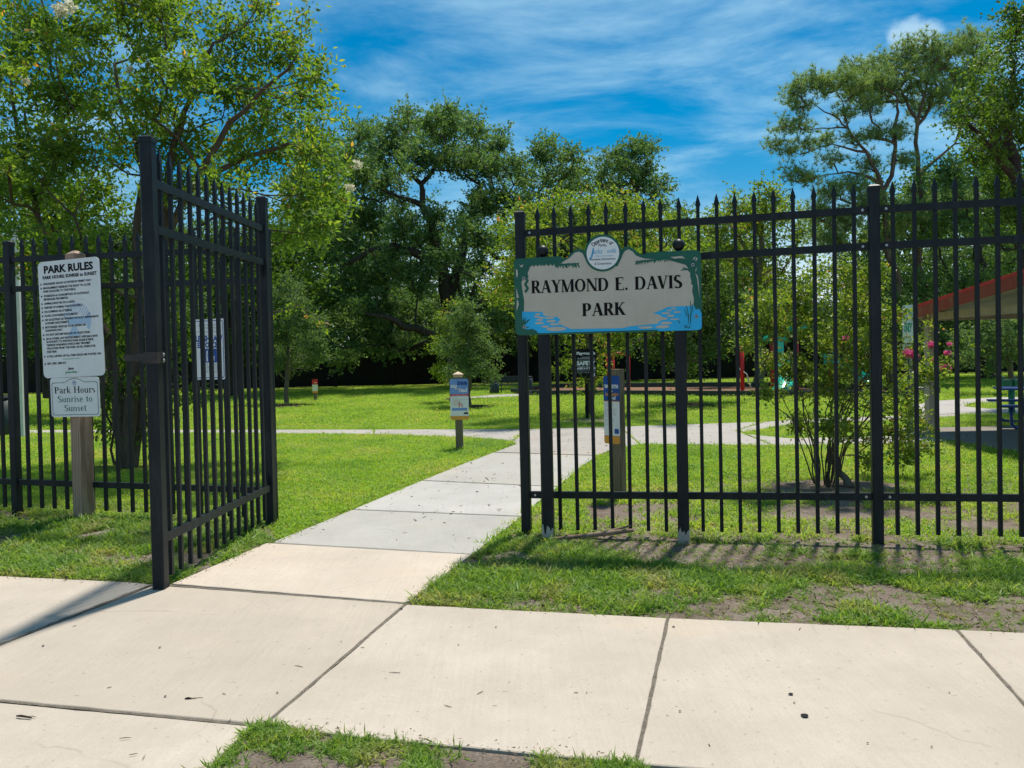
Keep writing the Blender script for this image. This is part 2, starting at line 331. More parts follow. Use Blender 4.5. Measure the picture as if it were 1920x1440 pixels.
# ------------------------------------------------------------------ object helpers
def tag(o, label=None, cat=None, group=None, kind=None):
    if label: o['label'] = label
    if cat: o['category'] = cat
    if group: o['group'] = group
    if kind: o['kind'] = kind
    return o
def thing(name, label, cat, loc=(0, 0, 0), rz=0.0, group=None):
    o = bpy.data.objects.new(name, None); C.objects.link(o)
    o.location = loc; o.rotation_euler = (0, 0, rz); o.empty_display_size = 0.2
    return tag(o, label, cat, group)
def part(name, me, parent=None, loc=None, rot=None):
    o = bpy.data.objects.new(name, me); C.objects.link(o)
    if parent: o.parent = parent
    if loc is not None: o.location = loc
    if rot is not None: o.rotation_euler = rot
    return o
class MB:
    def __init__(s): s.v = []; s.f = []; s.sm = []
    def add(s, vs, fs, smooth=False):
        k = len(s.v); s.v += [tuple(p) for p in vs]; s.f += [tuple(i+k for i in f) for f in fs]; s.sm += [smooth]*len(fs); return s
    def box(s, x0, x1, y0, y1, z0, z1, M=None):
        vs = [Vector((x, y, z)) for z in (z0, z1) for y in (y0, y1) for x in (x0, x1)]
        if M is not None: vs = [M @ p for p in vs]
        return s.add(vs, [(0, 2, 3, 1), (4, 5, 7, 6), (0, 1, 5, 4), (2, 6, 7, 3), (0, 4, 6, 2), (1, 3, 7, 5)])
    def bevbox(s, x0, x1, y0, y1, z0, z1, b=0.004, M=None):   # box with chamfered vertical edges
        o = [(x0+b, y0), (x1-b, y0), (x1, y0+b), (x1, y1-b), (x1-b, y1), (x0+b, y1), (x0, y1-b), (x0, y0+b)]
        return s.prism_z(o, z0, z1, M)
    def prism_z(s, o, z0, z1, M=None):
        n = len(o); vs = [Vector((x, y, z0)) for x, y in o]+[Vector((x, y, z1)) for x, y in o]
        if M is not None: vs = [M @ p for p in vs]
        return s.add(vs, [tuple(reversed(range(n))), tuple(range(n, 2*n))]+[(i, (i+1) % n, n+(i+1) % n, n+i) for i in range(n)])
    def prism_y(s, o, y0, y1):           # outline in x,z counter-clockwise seen from -Y; y0 is the front
        n = len(o); vs = [(x, y0, z) for x, z in o]+[(x, y1, z) for x, z in o]
        return s.add(vs, [tuple(range(n)), tuple(reversed(range(n, 2*n)))]+[((i+1) % n, i, n+i, n+(i+1) % n) for i in range(n)])
    def tube(s, pts, rs, k=8, cap=True):
        pts = [Vector(p) for p in pts]; base = len(s.v); up = Vector((0, 0, 1)); prev = None
        for i, p in enumerate(pts):
            a = pts[max(0, i-1)]; b = pts[min(len(pts)-1, i+1)]
            d = (b-a).normalized() if (b-a).length > 1e-9 else Vector((0, 0, 1))
            if prev is None:
                x = d.cross(up if abs(d.z) < 0.9 else Vector((1, 0, 0))).normalized()
            else:
                x = (prev-d*prev.dot(d)).normalized()
            prev = x; y = d.cross(x)
            for j in range(k):
                a_ = 2*PI*j/k; s.v.append(tuple(p+(x*math.cos(a_)+y*math.sin(a_))*rs[i]))
        for i in range(len(pts)-1):
            for j in range(k):
                q = base+i*k
                s.f.append((q+j, q+(j+1) % k, q+k+(j+1) % k, q+k+j)); s.sm.append(True)
        if cap:
            s.f.append(tuple(base+j for j in reversed(range(k)))); s.sm.append(False)
            s.f.append(tuple(base+(len(pts)-1)*k+j for j in range(k))); s.sm.append(False)
        return s
    def sphere(s, c, r, nu=14, nv=9):
        pts = []; b = len(s.v)
        for i in range(nv+1):
            th = PI*i/nv
            for j in range(nu):
                ph = 2*PI*j/nu; s.v.append((c[0]+r*math.sin(th)*math.cos(ph), c[1]+r*math.sin(th)*math.sin(ph), c[2]+r*math.cos(th)))
        for i in range(nv):
            for j in range(nu):
                s.f.append((b+i*nu+j, b+(i+1)*nu+j, b+(i+1)*nu+(j+1) % nu, b+i*nu+(j+1) % nu)); s.sm.append(True)
        return s
    def mesh(s, name, mat):
        me = bpy.data.meshes.new(name); me.from_pydata(s.v, [], s.f); me.materials.append(mat)
        me.polygons.foreach_set('use_smooth', s.sm); me.update(); return me
    def build(s, name, mat, parent=None, loc=None, rot=None): return part(name, s.mesh(name, mat), parent, loc, rot)
def sheet(name, poly, z, mat, parent=None, th=0.0, bev=0.0):
    """flat polygon on the ground (or slab with thickness th whose top is at z)"""
    mb = MB(); n = len(poly)
    a = sum(poly[i][0]*poly[(i+1) % n][1]-poly[(i+1) % n][0]*poly[i][1] for i in range(n))
    if a < 0: poly = poly[::-1]
    if th <= 0: mb.add([(x, y, z) for x, y in poly], [tuple(range(n))])
    else:
        if bev > 0:
            cx = sum(p[0] for p in poly)/n; cy = sum(p[1] for p in poly)/n
            inner = []
            for i in range(n):
                p0 = Vector(poly[i-1]); p1 = Vector(poly[i]); p2 = Vector(poly[(i+1) % n])
                e1 = (p1-p0).normalized(); e2 = (p2-p1).normalized()
                n1_ = Vector((-e1.y, e1.x)); n2_ = Vector((-e2.y, e2.x)); b = (n1_+n2_)
                b = b/max(0.3, b.length_squared/2) if b.length > 1e-6 else n1_
                inner.append(p1+b*bev)
            vs = [(x, y, z-th) for x, y in poly]+[(x, y, z-bev*0.7) for x, y in poly]+[(p.x, p.y, z) for p in inner]
            fs = [tuple(range(2*n, 3*n))]
            for i in range(n):
                j = (i+1) % n; fs += [(i, j, n+j, n+i), (n+i, n+j, 2*n+j, 2*n+i)]
            mb.add(vs, fs)
        else: mb.prism_z(poly, z-th, z)
    return mb.build(name, mat, parent)

# ------------------------------------------------------------------ lettering
def union2d(polys):
    vs = []; fs = []
    for p in polys:
        a = sum(p[i][0]*p[(i+1) % len(p)][1]-p[(i+1) % len(p)][0]*p[i][1] for i in range(len(p)))
        if abs(a) < 1e-9: continue
        if a < 0: p = p[::-1]
        k = len(vs); vs += [Vector(q) for q in p]; fs.append(list(range(k, k+len(p))))
    r = delaunay_2d_cdt(vs, [], fs, 0, 1e-6)
    return [tuple(v) for v in r[0]], [tuple(f) for f, o in zip(r[2], r[5]) if o]
class Flat:
    """flat print on a board: triangles in (x, z), facing -Y"""
    def __init__(s): s.v = []; s.f = []
    def add(s, v, f):
        k = len(s.v); s.v += v
        for t in f:
            a, b, c = (v[i] for i in t[:3])
            cr = (b[0]-a[0])*(c[1]-a[1])-(c[0]-a[0])*(b[1]-a[1])
            s.f.append(tuple(i+k for i in (t if cr > 0 else t[::-1])))
        return s
    def polys(s, ps): return s.add(*union2d(ps))
    def poly(s, p): return s.add(*union2d([p]))
    def ellipse(s, cx, cz, rx, rz, n=20): return s.add([(cx, cz)]+[(cx+rx*math.cos(2*PI*i/n), cz+rz*math.sin(2*PI*i/n)) for i in range(n)], [(0, i+1, (i+1) % n+1) for i in range(n)])
    def ring(s, cx, cz, r0, r1, n=28, a0=0, a1=2*PI, sx=1.0):
        vs = []; fs = []
        for i in range(n+1):
            a = a0+(a1-a0)*i/n
            vs += [(cx+sx*r0*math.cos(a), cz+r0*math.sin(a)), (cx+sx*r1*math.cos(a), cz+r1*math.sin(a))]
        for i in range(n): fs += [(2*i, 2*i+1, 2*i+3), (2*i, 2*i+3, 2*i+2)]
        return s.add(vs, fs)
    def rect(s, x0, x1, z0, z1): return s.add([(x0, z0), (x1, z0), (x1, z1), (x0, z1)], [(0, 1, 2), (0, 2, 3)])
    def rounded(s, x0, x1, z0, z1, r): return s.poly(rrect(x0, x1, z0, z1, r))
    def text(s, txt, x, z, h, w=None, align='C', bold=0.0, shear=0.0):
        v, f = bfont(txt, bold, shear)
        if not v: return s
        xs = [p[0] for p in v]; x0, x1 = min(xs), max(xs)
        kz = h/0.70; kx = (w/(x1-x0)) if w else kz
        ox = {'C': -(x0+x1)/2, 'L': -x0, 'R': -x1}[align]
        return s.add([(x+(p[0]+ox)*kx, z+p[1]*kz) for p in v], f)
    def build(s, name, mat, parent, y, tf=None):
        me = bpy.data.meshes.new(name)
        vs = [(tf(*p) if tf else p) for p in s.v]
        me.from_pydata([(a, y, b) for a, b in vs], [], s.f); me.materials.append(mat); me.update()
        return part(name, me, parent)
_bf = {}
def bfont(txt, bold=0.0, shear=0.0):
    key = (txt, bold, shear)
    if key not in _bf:
        cu = bpy.data.curves.new('txt', 'FONT'); cu.body = txt; cu.size = 1.0; cu.resolution_u = 2; cu.offset = bold; cu.shear = shear
        cu.dimensions = '2D'; cu.fill_mode = 'BOTH' if False else cu.fill_mode
        o = bpy.data.objects.new('txt', cu); C.objects.link(o)
        dg = bpy.context.evaluated_depsgraph_get(); e = o.evaluated_get(dg); me = e.to_mesh()
        me.calc_loop_triangles()
        v = [(p.co.x, p.co.y) for p in me.vertices]; f = [tuple(t.vertices) for t in me.loop_triangles]
        e.to_mesh_clear(); bpy.data.objects.remove(o); bpy.data.curves.remove(cu)
        _bf[key] = (v, f)
    return _bf[key]
def rrect(x0, x1, z0, z1, r, n=5):
    o = []
    for cx, cz, a in ((x1-r, z0+r, -PI/2), (x1-r, z1-r, 0), (x0+r, z1-r, PI/2), (x0+r, z0+r, PI)):
        for i in range(n+1): b = a+PI/2*i/n; o.append((cx+r*math.cos(b), cz+r*math.sin(b)))
    return o
# a small serif alphabet built from strokes (cap height 1)
T_, t_ = 0.245, 0.075
def st(p, q, w, w2=None):
    w2 = w if w2 is None else w2
    d = Vector((q[0]-p[0], q[1]-p[1]))
    if abs(d.x) > 1e-6 and abs(d.y) > 0.3:      # diagonal stem cut flat on the baseline: width measured along x
        return [(p[0]-w/2, p[1]), (p[0]+w/2, p[1]), (q[0]+w2/2, q[1]), (q[0]-w2/2, q[1])]
    n = Vector((-d.y, d.x)).normalized()
    return [(p[0]+n.x*w/2, p[1]+n.y*w/2), (p[0]-n.x*w/2, p[1]-n.y*w/2), (q[0]-n.x*w2/2, q[1]-n.y*w2/2), (q[0]+n.x*w2/2, q[1]+n.y*w2/2)]
def serif(x, y, w, h=0.045, up=True):
    s_ = 1 if up else -1
    return [(x-w/2, y), (x+w/2, y), (x+w/2, y+s_*h*0.6), (x+w*0.22, y+s_*h*1.6), (x-w*0.22, y+s_*h*1.6), (x-w/2, y+s_*h*0.6)]
def arc(cx, cy, rx, ry, a0, a1, wt=T_, wn=t_, n=12):
    ps = []
    def pt(a, k):
        w = wn+(wt-wn)*abs(math.cos(a))**1.5
        return (cx+(rx+k*w/2)*math.cos(a), cy+(ry+k*w/2)*math.sin(a))
    for i in range(n):
        a = math.radians(a0+(a1-a0)*i/n); b = math.radians(a0+(a1-a0)*(i+1)/n)
        ps.append([pt(a, -1), pt(a, 1), pt(b, 1), pt(b, -1)])
    return ps
def glyph(c, T=T_, t=t_):
    S = 0.40; a = lambda *z: arc(*z, wt=T, wn=t)
    if c == 'R': return 0.86, [st((.2, 0), (.2, 1), T), serif(.2, 0, S), serif(.2, 1, S*.9, up=False), st((.2, .97), (.45, .97), t), st((.2, .49), (.45, .49), t)]+a(.42, .73, .20, .24, -90, 90)+[st((.72, 0), (.42, .5), T*1.02), [(.62, 0), (.92, 0), (.92, .05), (.8, .07)]]
    if c == 'A': return 0.92, [st((.13, 0), (.44, 1), t*1.1), st((.76, 0), (.46, 1), T*1.08, T*.95), st((.22, .34), (.66, .34), t), serif(.13, 0, .26), serif(.77, 0, .36)]
    if c == 'Y': return 0.86, [st((.46, 0), (.46, .5), T), st((.46, .42), (.17, 1), T), st((.46, .42), (.74, 1), t*1.2), serif(.46, 0, S), serif(.17, 1, .34, up=False), serif(.74, 1, .26, up=False)]
    if c == 'M': return 1.16, [st((.14, 0), (.16, 1), t*1.1), st((.52, 0), (.18, 1), T*.95), st((.52, 0), (.92, 1), t*1.1), st((.98, 0), (.96, 1), T), serif(.14, 0, .26), serif(.98, 0, S*.95), serif(.14, 1, .26, up=False), serif(1.0, 1, .28, up=False)]
    if c == 'O': return 1.02, a(.5, .5, .36, .475, 0, 360)
    if c == 'N': return 0.98, [st((.15, 0), (.15, 1), t*1.1), st((.82, 0), (.16, 1), T*1.05), st((.84, 0), (.84, 1), t*1.1), serif(.15, 0, .28), serif(.15, 1, .28, up=False), serif(.84, 1, .28, up=False)]
    if c == 'D': return 0.98, [st((.2, 0), (.2, 1), T), serif(.2, 0, S*.9), serif(.2, 1, S*.9, up=False), st((.2, .97), (.45, .97), t), st((.2, .03), (.45, .03), t)]+a(.44, .5, .36, .47, -90, 90)
    if c == 'E': return 0.78, [st((.2, 0), (.2, 1), T), serif(.2, 0, S*.9), serif(.2, 1, S*.9, up=False), st((.2, .97), (.68, .97), t), st((.2, .03), (.70, .03), t), st((.2, .52), (.5, .52), t), [(.62, 1), (.69, 1), (.69, .74)], [(.62, 0), (.72, 0), (.72, .28)], [(.5, .4), (.5, .64), (.45, .52)]]
    if c == 'V': return 0.86, [st((.44, 0), (.14, 1), T*.9, T*1.05), st((.44, 0), (.74, 1), t, t*1.2), serif(.15, 1, .36, up=False), serif(.73, 1, .27, up=False)]
    if c == 'I': return 0.46, [st((.22, 0), (.22, 1), T), serif(.22, 0, S), serif(.22, 1, S, up=False)]
    if c == 'S': return 0.70, a(.33, .745, .2, .225, 40, 270)+a(.34, .265, .23, .235, -140, 90)+[[(.5, .98), (.55, .98), (.55, .7)], [(.08, .02), (.13, .02), (.08, .33)], st((.24, .58), (.5, .42), T*.8)]
    if c == 'P': return 0.78, [st((.2, 0), (.2, 1), T), serif(.2, 0, S), serif(.2, 1, S*.9, up=False), st((.2, .97), (.42, .97), t), st((.2, .45), (.42, .45), t)]+a(.40, .71, .22, .26, -90, 90)
    if c == 'K': return 0.90, [st((.2, 0), (.2, 1), T), serif(.2, 0, S*.9), serif(.2, 1, S*.9, up=False), st((.25, .42), (.70, 1), t*1.3), st((.74, 0), (.38, .62), T*1.05), serif(.76, 0, .32), serif(.70, 1, .28, up=False)]
    if c == 'H': return 0.98, [st((.2, 0), (.2, 1), T), st((.78, 0), (.78, 1), T), st((.2, .5), (.78, .5), t), serif(.2, 0, S*.9), serif(.78, 0, S*.9), serif(.2, 1, S*.9, up=False), serif(.78, 1, S*.9, up=False)]
    if c == '.': return 0.34, a(.14, .09, .045, .045, 0, 360) and [[(.14+.1*math.cos(k*PI/5), .09+.1*math.sin(k*PI/5)) for k in range(10)]]
    w = T*.8; u = t*1.1
    b = lambda *z: arc(*z, wt=w, wn=u)
    if c == 'a': return 0.58, b(.25, .5, .16, .15, 0, 170)+[st((.42, .0), (.42, .5), w), st((.42, .04), (.55, .04), u)]+b(.25, .18, .15, .15, 40, 330)
    if c == 'r': return 0.50, [st((.16, 0), (.16, .66), w), serif(.16, 0, .32, .03), st((.06, .63), (.16, .63), u)]+b(.34, .46, .14, .17, 60, 150)+[[(.36, .52), (.46, .52), (.46, .66), (.36, .66)]]
    if c == 'k': return 0.66, [st((.16, 0), (.16, 1), w), serif(.16, 0, .3, .03), st((.05, .98), (.16, .98), u), st((.2, .26), (.5, .64), u*1.3), st((.54, 0), (.3, .42), w), serif(.56, 0, .24, .03), serif(.5, .66, .24, .03, False)]
    if c == 'o': return 0.62, b(.3, .33, .19, .31, 0, 360)
    if c == 'u': return 0.68, [st((.14, .2), (.14, .66), w), st((.5, 0), (.5, .66), w), st((.03, .63), (.14, .63), u), st((.4, .63), (.5, .63), u), st((.5, .03), (.62, .03), u)]+b(.3, .2, .16, .18, 180, 330)
    if c == 'n': return 0.68, [st((.14, 0), (.14, .66), w), st((.5, 0), (.5, .46), w), serif(.14, 0, .28, .03), serif(.5, 0, .28, .03), st((.03, .63), (.14, .63), u)]+b(.32, .46, .18, .17, 0, 150)
    if c == 's': return 0.48, b(.22, .49, .12, .15, 40, 270)+b(.22, .18, .14, .15, -140, 90)+[st((.14, .40), (.32, .27), w*.7)]
    if c == 'i': return 0.34, [st((.16, 0), (.16, .66), w), serif(.16, 0, .3, .03), st((.05, .63), (.16, .63), u), [(.08, .8), (.24, .8), (.24, .95), (.08, .95)]]
    if c == 'e': return 0.56, b(.28, .33, .17, .31, 10, 320)+[st((.14, .36), (.5, .36), u)]
    if c == 't': return 0.42, [st((.18, .1), (.18, .86), w), st((.03, .63), (.36, .63), u)]+b(.3, .14, .12, .12, 190, 320)
    return 0.34, []
def serif_text(flat, txt, x, z, h, w, T=T_, t=t_):
    polys = []; cur = 0; out = []
    for ch in txt:
        if ch == ' ': cur += 0.42; continue
        adv, g = glyph(ch, T, t); out.append((cur, g)); cur += adv
    kx = w/cur
    for ox, g in out:
        v, f = union2d(g)
        flat.add([(x-w/2+(p[0]+ox)*kx, z+p[1]*h) for p in v], f)
    return flat

# ------------------------------------------------------------------ setting: ground, slabs and paths
gr = MB(); gr.add([(-400, -60, -0.004), (400, -60, -0.004), (400, 700, -0.004), (-400, 700, -0.004)], [(0, 1, 2, 3)])
ground = tag(gr.build('ground', MAT['soil']), 'bare sandy soil between the sidewalk and the fence', kind='structure')
grass_poly = [G(-900, 960), G(30, 957), (-1.92, 6.55), (-1.7, 6.0), G(520, 1018), G(885, 1040), G(985, 1002), G(1640, 1012), G(2500, 1035), (120, 30), (120, 250), (-120, 250), (-120, 30)]
lawn_poly = [G(-900, 930), G(30, 930), G(480, 955), G(520, 1012), G(885, 1038), G(975, 985), G(1040, 930), G(1250, 905), G(1500, 880), G(1700, 900), G(1950, 880), G(2500, 900), (120, 30), (120, 250), (-120, 250), (-120, 30)]
lawn = tag(sheet('lawn', lawn_poly, 0.0, MAT['lawn']), 'sunlit green lawn inside the park fence', kind='structure')

_wr = random.Random(12)
def worn(poly, step=.07, amp=.0028):
    out = []
    for i in range(len(poly)):
        a = Vector(poly[i]); b = Vector(poly[(i+1) % len(poly)]); d = b-a; k = max(1, min(60, int(d.length/step))); nn = Vector((-d.y, d.x)).normalized() if d.length > 0 else Vector((0, 1))
        out.append(tuple(a))
        for j in range(1, k): out.append(tuple(a+d*j/k+nn*_wr.uniform(-amp, amp)))
    return out
def slabs(name, label, polys, z, mat, th=0.11, bev=0.0045, sub='slab'):
    root = bpy.data.objects.new(name, None); C.objects.link(root); tag(root, label, kind='structure')
    out = []
    for p in polys:
        out.append(sheet(sub, worn(p), z, mat, root, th, bev))
    return root, out
def inset(poly, d):
    n = len(poly); a = sum(poly[i][0]*poly[(i+1) % n][1]-poly[(i+1) % n][0]*poly[i][1] for i in range(n))
    if a < 0: poly = poly[::-1]
    out = []
    for i in range(n):
        p0 = Vector(poly[i-1]); p1 = Vector(poly[i]); p2 = Vector(poly[(i+1) % n])
        e1 = (p1-p0).normalized(); e2 = (p2-p1).normalized()
        b = Vector((-e1.y, e1.x))+Vector((-e2.y, e2.x)); b = b/max(0.3, b.length_squared/2)
        out.append(tuple(p1+b*d))
    return out
g = lambda *ps: [G(*p) for p in ps]
def wavy(a, b, n=10, amp=0.012, seed=0):
    r_ = random.Random(seed); (ax, ay), (bx, by) = G(*a), G(*b); L_ = math.hypot(bx-ax, by-ay); nx, ny = -(by-ay)/L_, (bx-ax)/L_
    return [(ax+(bx-ax)*i/n+nx*o_, ay+(by-ay)*i/n+ny*o_) for i in range(1, n) for o_ in [r_.uniform(-amp, amp)]]
sw = [
    inset(g((-900, 1046), (-300, 1068), (0, 1085), (250, 1097), (284, 1101), (0, 1216), (-900, 1560)), 0.010),   # left of the wide joint
    inset(g((290, 1103), (320, 1104), (758, 1139), (499, 1364), (0, 1320), (-900, 1240), (-900, 1565), (0, 1220)), 0.0) if False else
    inset(g((290, 1103), (758, 1139), (498, 1364), (475, 1366), (0, 1321), (-420, 1282), (-420, 1385), (0, 1218)), 0.0025),
    inset(g((762, 1140), (1251, 1166), (1190, 1443), (960, 1420), (640, 1388), (501, 1366)), 0.0025),
    inset(g((1254, 1166), (1792, 1188), (2030, 1455), (2030, 1512), (1194, 1443)), 0.0025),
    inset(g((1796, 1188), (2700, 1232), (2700, 1590), (2034, 1512), (2034, 1455)), 0.0025),
]
sidewalk, sl = slabs('sidewalk', 'pale concrete sidewalk of large slabs along the fence', sw, 0.02, MAT['concrete'])
apron_p = inset(g((322, 1100), (500, 1023), (884, 1045), (768, 1132), (757, 1136)), 0.0025)
sheet('slab', worn(apron_p), 0.02, MAT['concrete_apron'], sidewalk, 0.11, 0.0045)
walk_p = inset(g((-420, 1284), (0, 1324), (474, 1369), (395, 1444), (330, 1500), (-420, 1500)), 0.0025)
sheet('slab', worn(walk_p), 0.016, MAT['concrete'], sidewalk, 0.11, 0.0045)
jg = MB()
def joint(a, b, w0, w1, seed=1, z=0.0, n=26):
    r_ = random.Random(seed); (ax, ay), (bx, by) = G(*a), G(*b); L_ = math.hypot(bx-ax, by-ay); nx, ny = -(by-ay)/L_, (bx-ax)/L_
    for i in range(n):
        t0, t1 = i/n, (i+1)/n
        if i == 0: wa = (w0+r_.uniform(0, w1), w0+r_.uniform(0, w1))
        wb = (w0+r_.uniform(0, w1), w0+r_.uniform(0, w1))
        p = [(ax+(bx-ax)*t0+nx*wa[0], ay+(by-ay)*t0+ny*wa[0], z), (ax+(bx-ax)*t0-nx*wa[1], ay+(by-ay)*t0-ny*wa[1], z), (ax+(bx-ax)*t1-nx*wb[1], ay+(by-ay)*t1-ny*wb[1], z), (ax+(bx-ax)*t1+nx*wb[0], ay+(by-ay)*t1+ny*wb[0], z)]
        jg.add(p, [(0, 1, 2, 3)]); wa = wb
joint((286, 1102), (-200, 1296), 0.004, 0.016, 3, 0.0215, 60)
joint((760, 1139), (500, 1364), 0.008, 0.004, 4, 0.0178, 40)
joint((1252, 1166), (1192, 1443), 0.008, 0.004, 5, 0.0178, 30)
joint((1794, 1188), (2032, 1455), 0.008, 0.004, 6, 0.0178, 30)
joint((0, 1322), (475, 1368), 0.008, 0.004, 7, 0.0178, 30)
joint((320, 1103), (758, 1138), 0.008, 0.004, 8, 0.0178, 30)
joint((506, 1023), (884, 1045), 0.008, 0.004, 9, 0.0178, 30)
jg.build('joint_filler', MAT['grime'], sidewalk)
MAT['gum'] = mulch('dark_gum', (0.03, 0.03, 0.03), (0.09, 0.085, 0.08))
# stains: gum spots and litter marks on the slabs
sp = MB(); r_ = random.Random(5)
for (u, v, r0) in [(1483, 1303, .010), (1508, 1343, .017), (1489, 1319, .005), (81, 1212, .008), (752, 1143, .010), (1263, 1176, .008), (1410, 1331, .003), (640, 1204, .004), (1780, 1300, .004), (1627, 1395, .004), (1747, 1402, .004), (520, 1300, .006), (930, 1177, .006), (1275, 1335, .005), (300, 1215, .007), (860, 1210, .005), (1590, 1180, .004), (310, 1307, .006), (1100, 1300, .004)]:
    x, y = G(u, v, 0.02); k = 9
    sp.add([(x+r0*math.cos(2*PI*i/k)*r_.uniform(.7, 1.15), y+r0*math.sin(2*PI*i/k)*r_.uniform(.7, 1.1), 0.0248) for i in range(k)], [tuple(range(k))])
sp.build('gum_stain', MAT['gum'], sidewalk)

path_polys = [
    inset(g((508, 1020), (660, 958), (978, 971), (940, 1000), (886, 1042)), 0.005),
    inset(g((662, 957), (790, 903), (1046, 915), (1008, 944), (980, 970)), 0.005),
    inset(g((792, 902), (876, 868), (925, 850), (1120, 856), (1085, 880), (1048, 914)), 0.005),
]
far_polys = [
    inset(g((928, 849), (968, 834), (960, 829), (990, 806), (1160, 801), (1200, 834), (1150, 842), (1122, 855)), 0.0025),
    inset(g((-500, 802), (50, 807.5), (400, 807), (400, 812.5), (50, 813), (-500, 808)), 0.004),
    inset(g((402, 807), (700, 806.5), (700, 815), (402, 812.5)), 0.004),
    inset(g((702, 806.5), (988, 806), (959, 828), (880, 821), (702, 815)), 0.004),
    inset(g((1162, 801), (1430, 792), (1380, 808), (1400, 817), (1450, 836), (1202, 834)), 0.004),
    inset(g((1432, 792), (1500, 787), (1640, 782), (1800, 776), (1800, 781), (1640, 790), (1480, 797), (1395, 811), (1383, 808)), 0.004),
    inset(g((1400, 815), (1480, 823), (1700, 819), (1722, 818), (1790, 829), (1700, 832), (1480, 836), (1450, 835.5)), 0.004),
    inset(g((1700, 762), (1760, 752), (1860, 746), (2100, 743), (2100, 748), (1820, 756), (1808, 763), (1850, 767), (2100, 766), (2100, 777), (1802, 777), (1720, 779)), 0.004),
    inset(g((850, 748), (920, 741), (1090, 735), (1090, 738), (920, 746)), 0.003),
    inset(g((-500, 762), (-10, 745), (60, 742), (60, 744), (-10, 748), (-500, 768)), 0.003),
]
path, _ = slabs('park_path', 'grey concrete path running from the gate into the park', path_polys, 0.012, MAT['concrete_grey'], 0.08, 0.006)
for p in far_polys: sheet('slab', p, 0.012, MAT['concrete_far'], path, 0.08, 0.004)
MAT['chalk'] = paint('faded_chalk', (0.52, 0.36, 0.38), 0.9, 0.1, 0.15)
r_ = random.Random(8); mb = MB()
for (u, v) in [(740, 811), (905, 817), (955, 826), (1010, 822), (1030, 842), (1060, 815), (1085, 822), (570, 811), (1120, 812)]:
    x, y = G(u, v, .012)
    for k in range(4):
        a = r_.uniform(0, PI); l = r_.uniform(.08, .25); cx_, cy2 = x+r_.uniform(-.2, .2), y+r_.uniform(-.2, .2); dx, dy = math.cos(a)*l, math.sin(a)*l; w = .012
        mb.add([(cx_-dx, cy2-dy, .0142), (cx_+dx, cy2+dy, .0142), (cx_+dx-dy*.05, cy2+dy+w, .0142), (cx_-dx, cy2-dy+w, .0142)], [(0, 1, 2, 3)])
tag(mb.build('chalk_drawing', MAT['chalk'], path), kind='stuff')
# rings and beds of mulch
def blob(cx, cy, rx, ry, n=22, seed=0):
    r_ = random.Random(seed); return [(cx+rx*math.cos(2*PI*i/n)*r_.uniform(.85, 1.1), cy+ry*math.sin(2*PI*i/n)*r_.uniform(.85, 1.1)) for i in range(n)]
def mound(name, cx, cy, rx, ry, mat, label, h=0.07, seed=0, z=0.0):
    o = blob(cx, cy, rx, ry, 22, seed); mb = MB(); n = len(o)
    vs = [(x, y, z) for x, y in o]+[(cx+(x-cx)*.7, cy+(y-cy)*.7, z+h*.75) for x, y in o]+[(cx, cy, z+h)]
    fs = [(i, (i+1) % n, n+(i+1) % n, n+i) for i in range(n)]+[(n+i, n+(i+1) % n, 2*n) for i in range(n)]
    mb.add(vs, fs, True); return tag(mb.build(name, mat), label, kind='structure')
for i, (u, v, ru) in enumerate([(540, 762, 45), (884, 764, 42), (1290, 761, 50), (1108, 790, 60), (860, 749, 30)]):
    x, y = G(u, v); rr = ru/1550*y
    mound('mulch_bed', x, y, rr, rr*1.1, MAT['mulch'] if i != 3 else MAT['soil'], 'low dark mulch ring round a tree trunk', 0.06 if i != 3 else 0.02, i, 0.001)
play_poly = g((960, 737), (1050, 727), (1380, 725), (1560, 728), (1760, 737), (1700, 745), (1500, 744), (1300, 743), (1100, 741), (1000, 742))
tag(sheet('playground_mulch', play_poly, 0.005, MAT['mulch_red']), 'red brown wood chips covering the playground', kind='structure')
bx = MB()
for k in range(len(play_poly)):
    a = Vector((*play_poly[k], 0)); b = Vector((*play_poly[(k+1) % len(play_poly)], 0)); d = (b-a); M_ = Matrix.Translation(a) @ d.to_track_quat('X', 'Z').to_matrix().to_4x4()
    bx.box(0, d.length, -0.05, 0.05, -0.02, 0.16, M_)
tag(bx.build('kerb', MAT['dark_bench']), 'dark plastic kerb around the playground wood chips', kind='structure')
mound('mulch_bed', *G(1560, 915), 0.75, 0.5, MAT['soil'], 'bare soil patch under the pink flowering shrub', 0.02, 11, 0.001)

# ------------------------------------------------------------------ fences
def box_between(mb, a, b, w, h):                     # bar from a to b, w thick in plan, h tall
    d = b-a; M_ = Matrix.Translation(a) @ d.to_track_quat('X', 'Z').to_matrix().to_4x4()
    mb.box(0, d.length, -w/2, w/2, -h/2, h/2, M_)
def picket_mesh(z0, z1, name='picket', w=0.025):
    mb = MB(); h = w/2; s_ = z1-0.085
    mb.box(-h, h, -h, h, z0, s_)
    # spear point: shoulder flares in x, tip is a ridge
    v = [(-h, -h, s_), (h, -h, s_), (h, h, s_), (-h, h, s_),
         (-h*1.55, -h*.9, s_+.018), (h*1.55, -h*.9, s_+.018), (h*1.55, h*.9, s_+.018), (-h*1.55, h*.9, s_+.018),
         (-.002, -h*.25, z1), (.002, -h*.25, z1), (.002, h*.25, z1), (-.002, h*.25, z1)]
    f = [(3, 2, 1, 0), (8, 9, 10, 11)]
    for a in (0, 4): f += [(a, a+1, a+5, a+4), (a+1, a+2, a+6, a+5), (a+2, a+3, a+7, a+6), (a+3, a, a+4, a+7)]
    mb.add(v, f)
    return mb.mesh(name, MAT['black'])
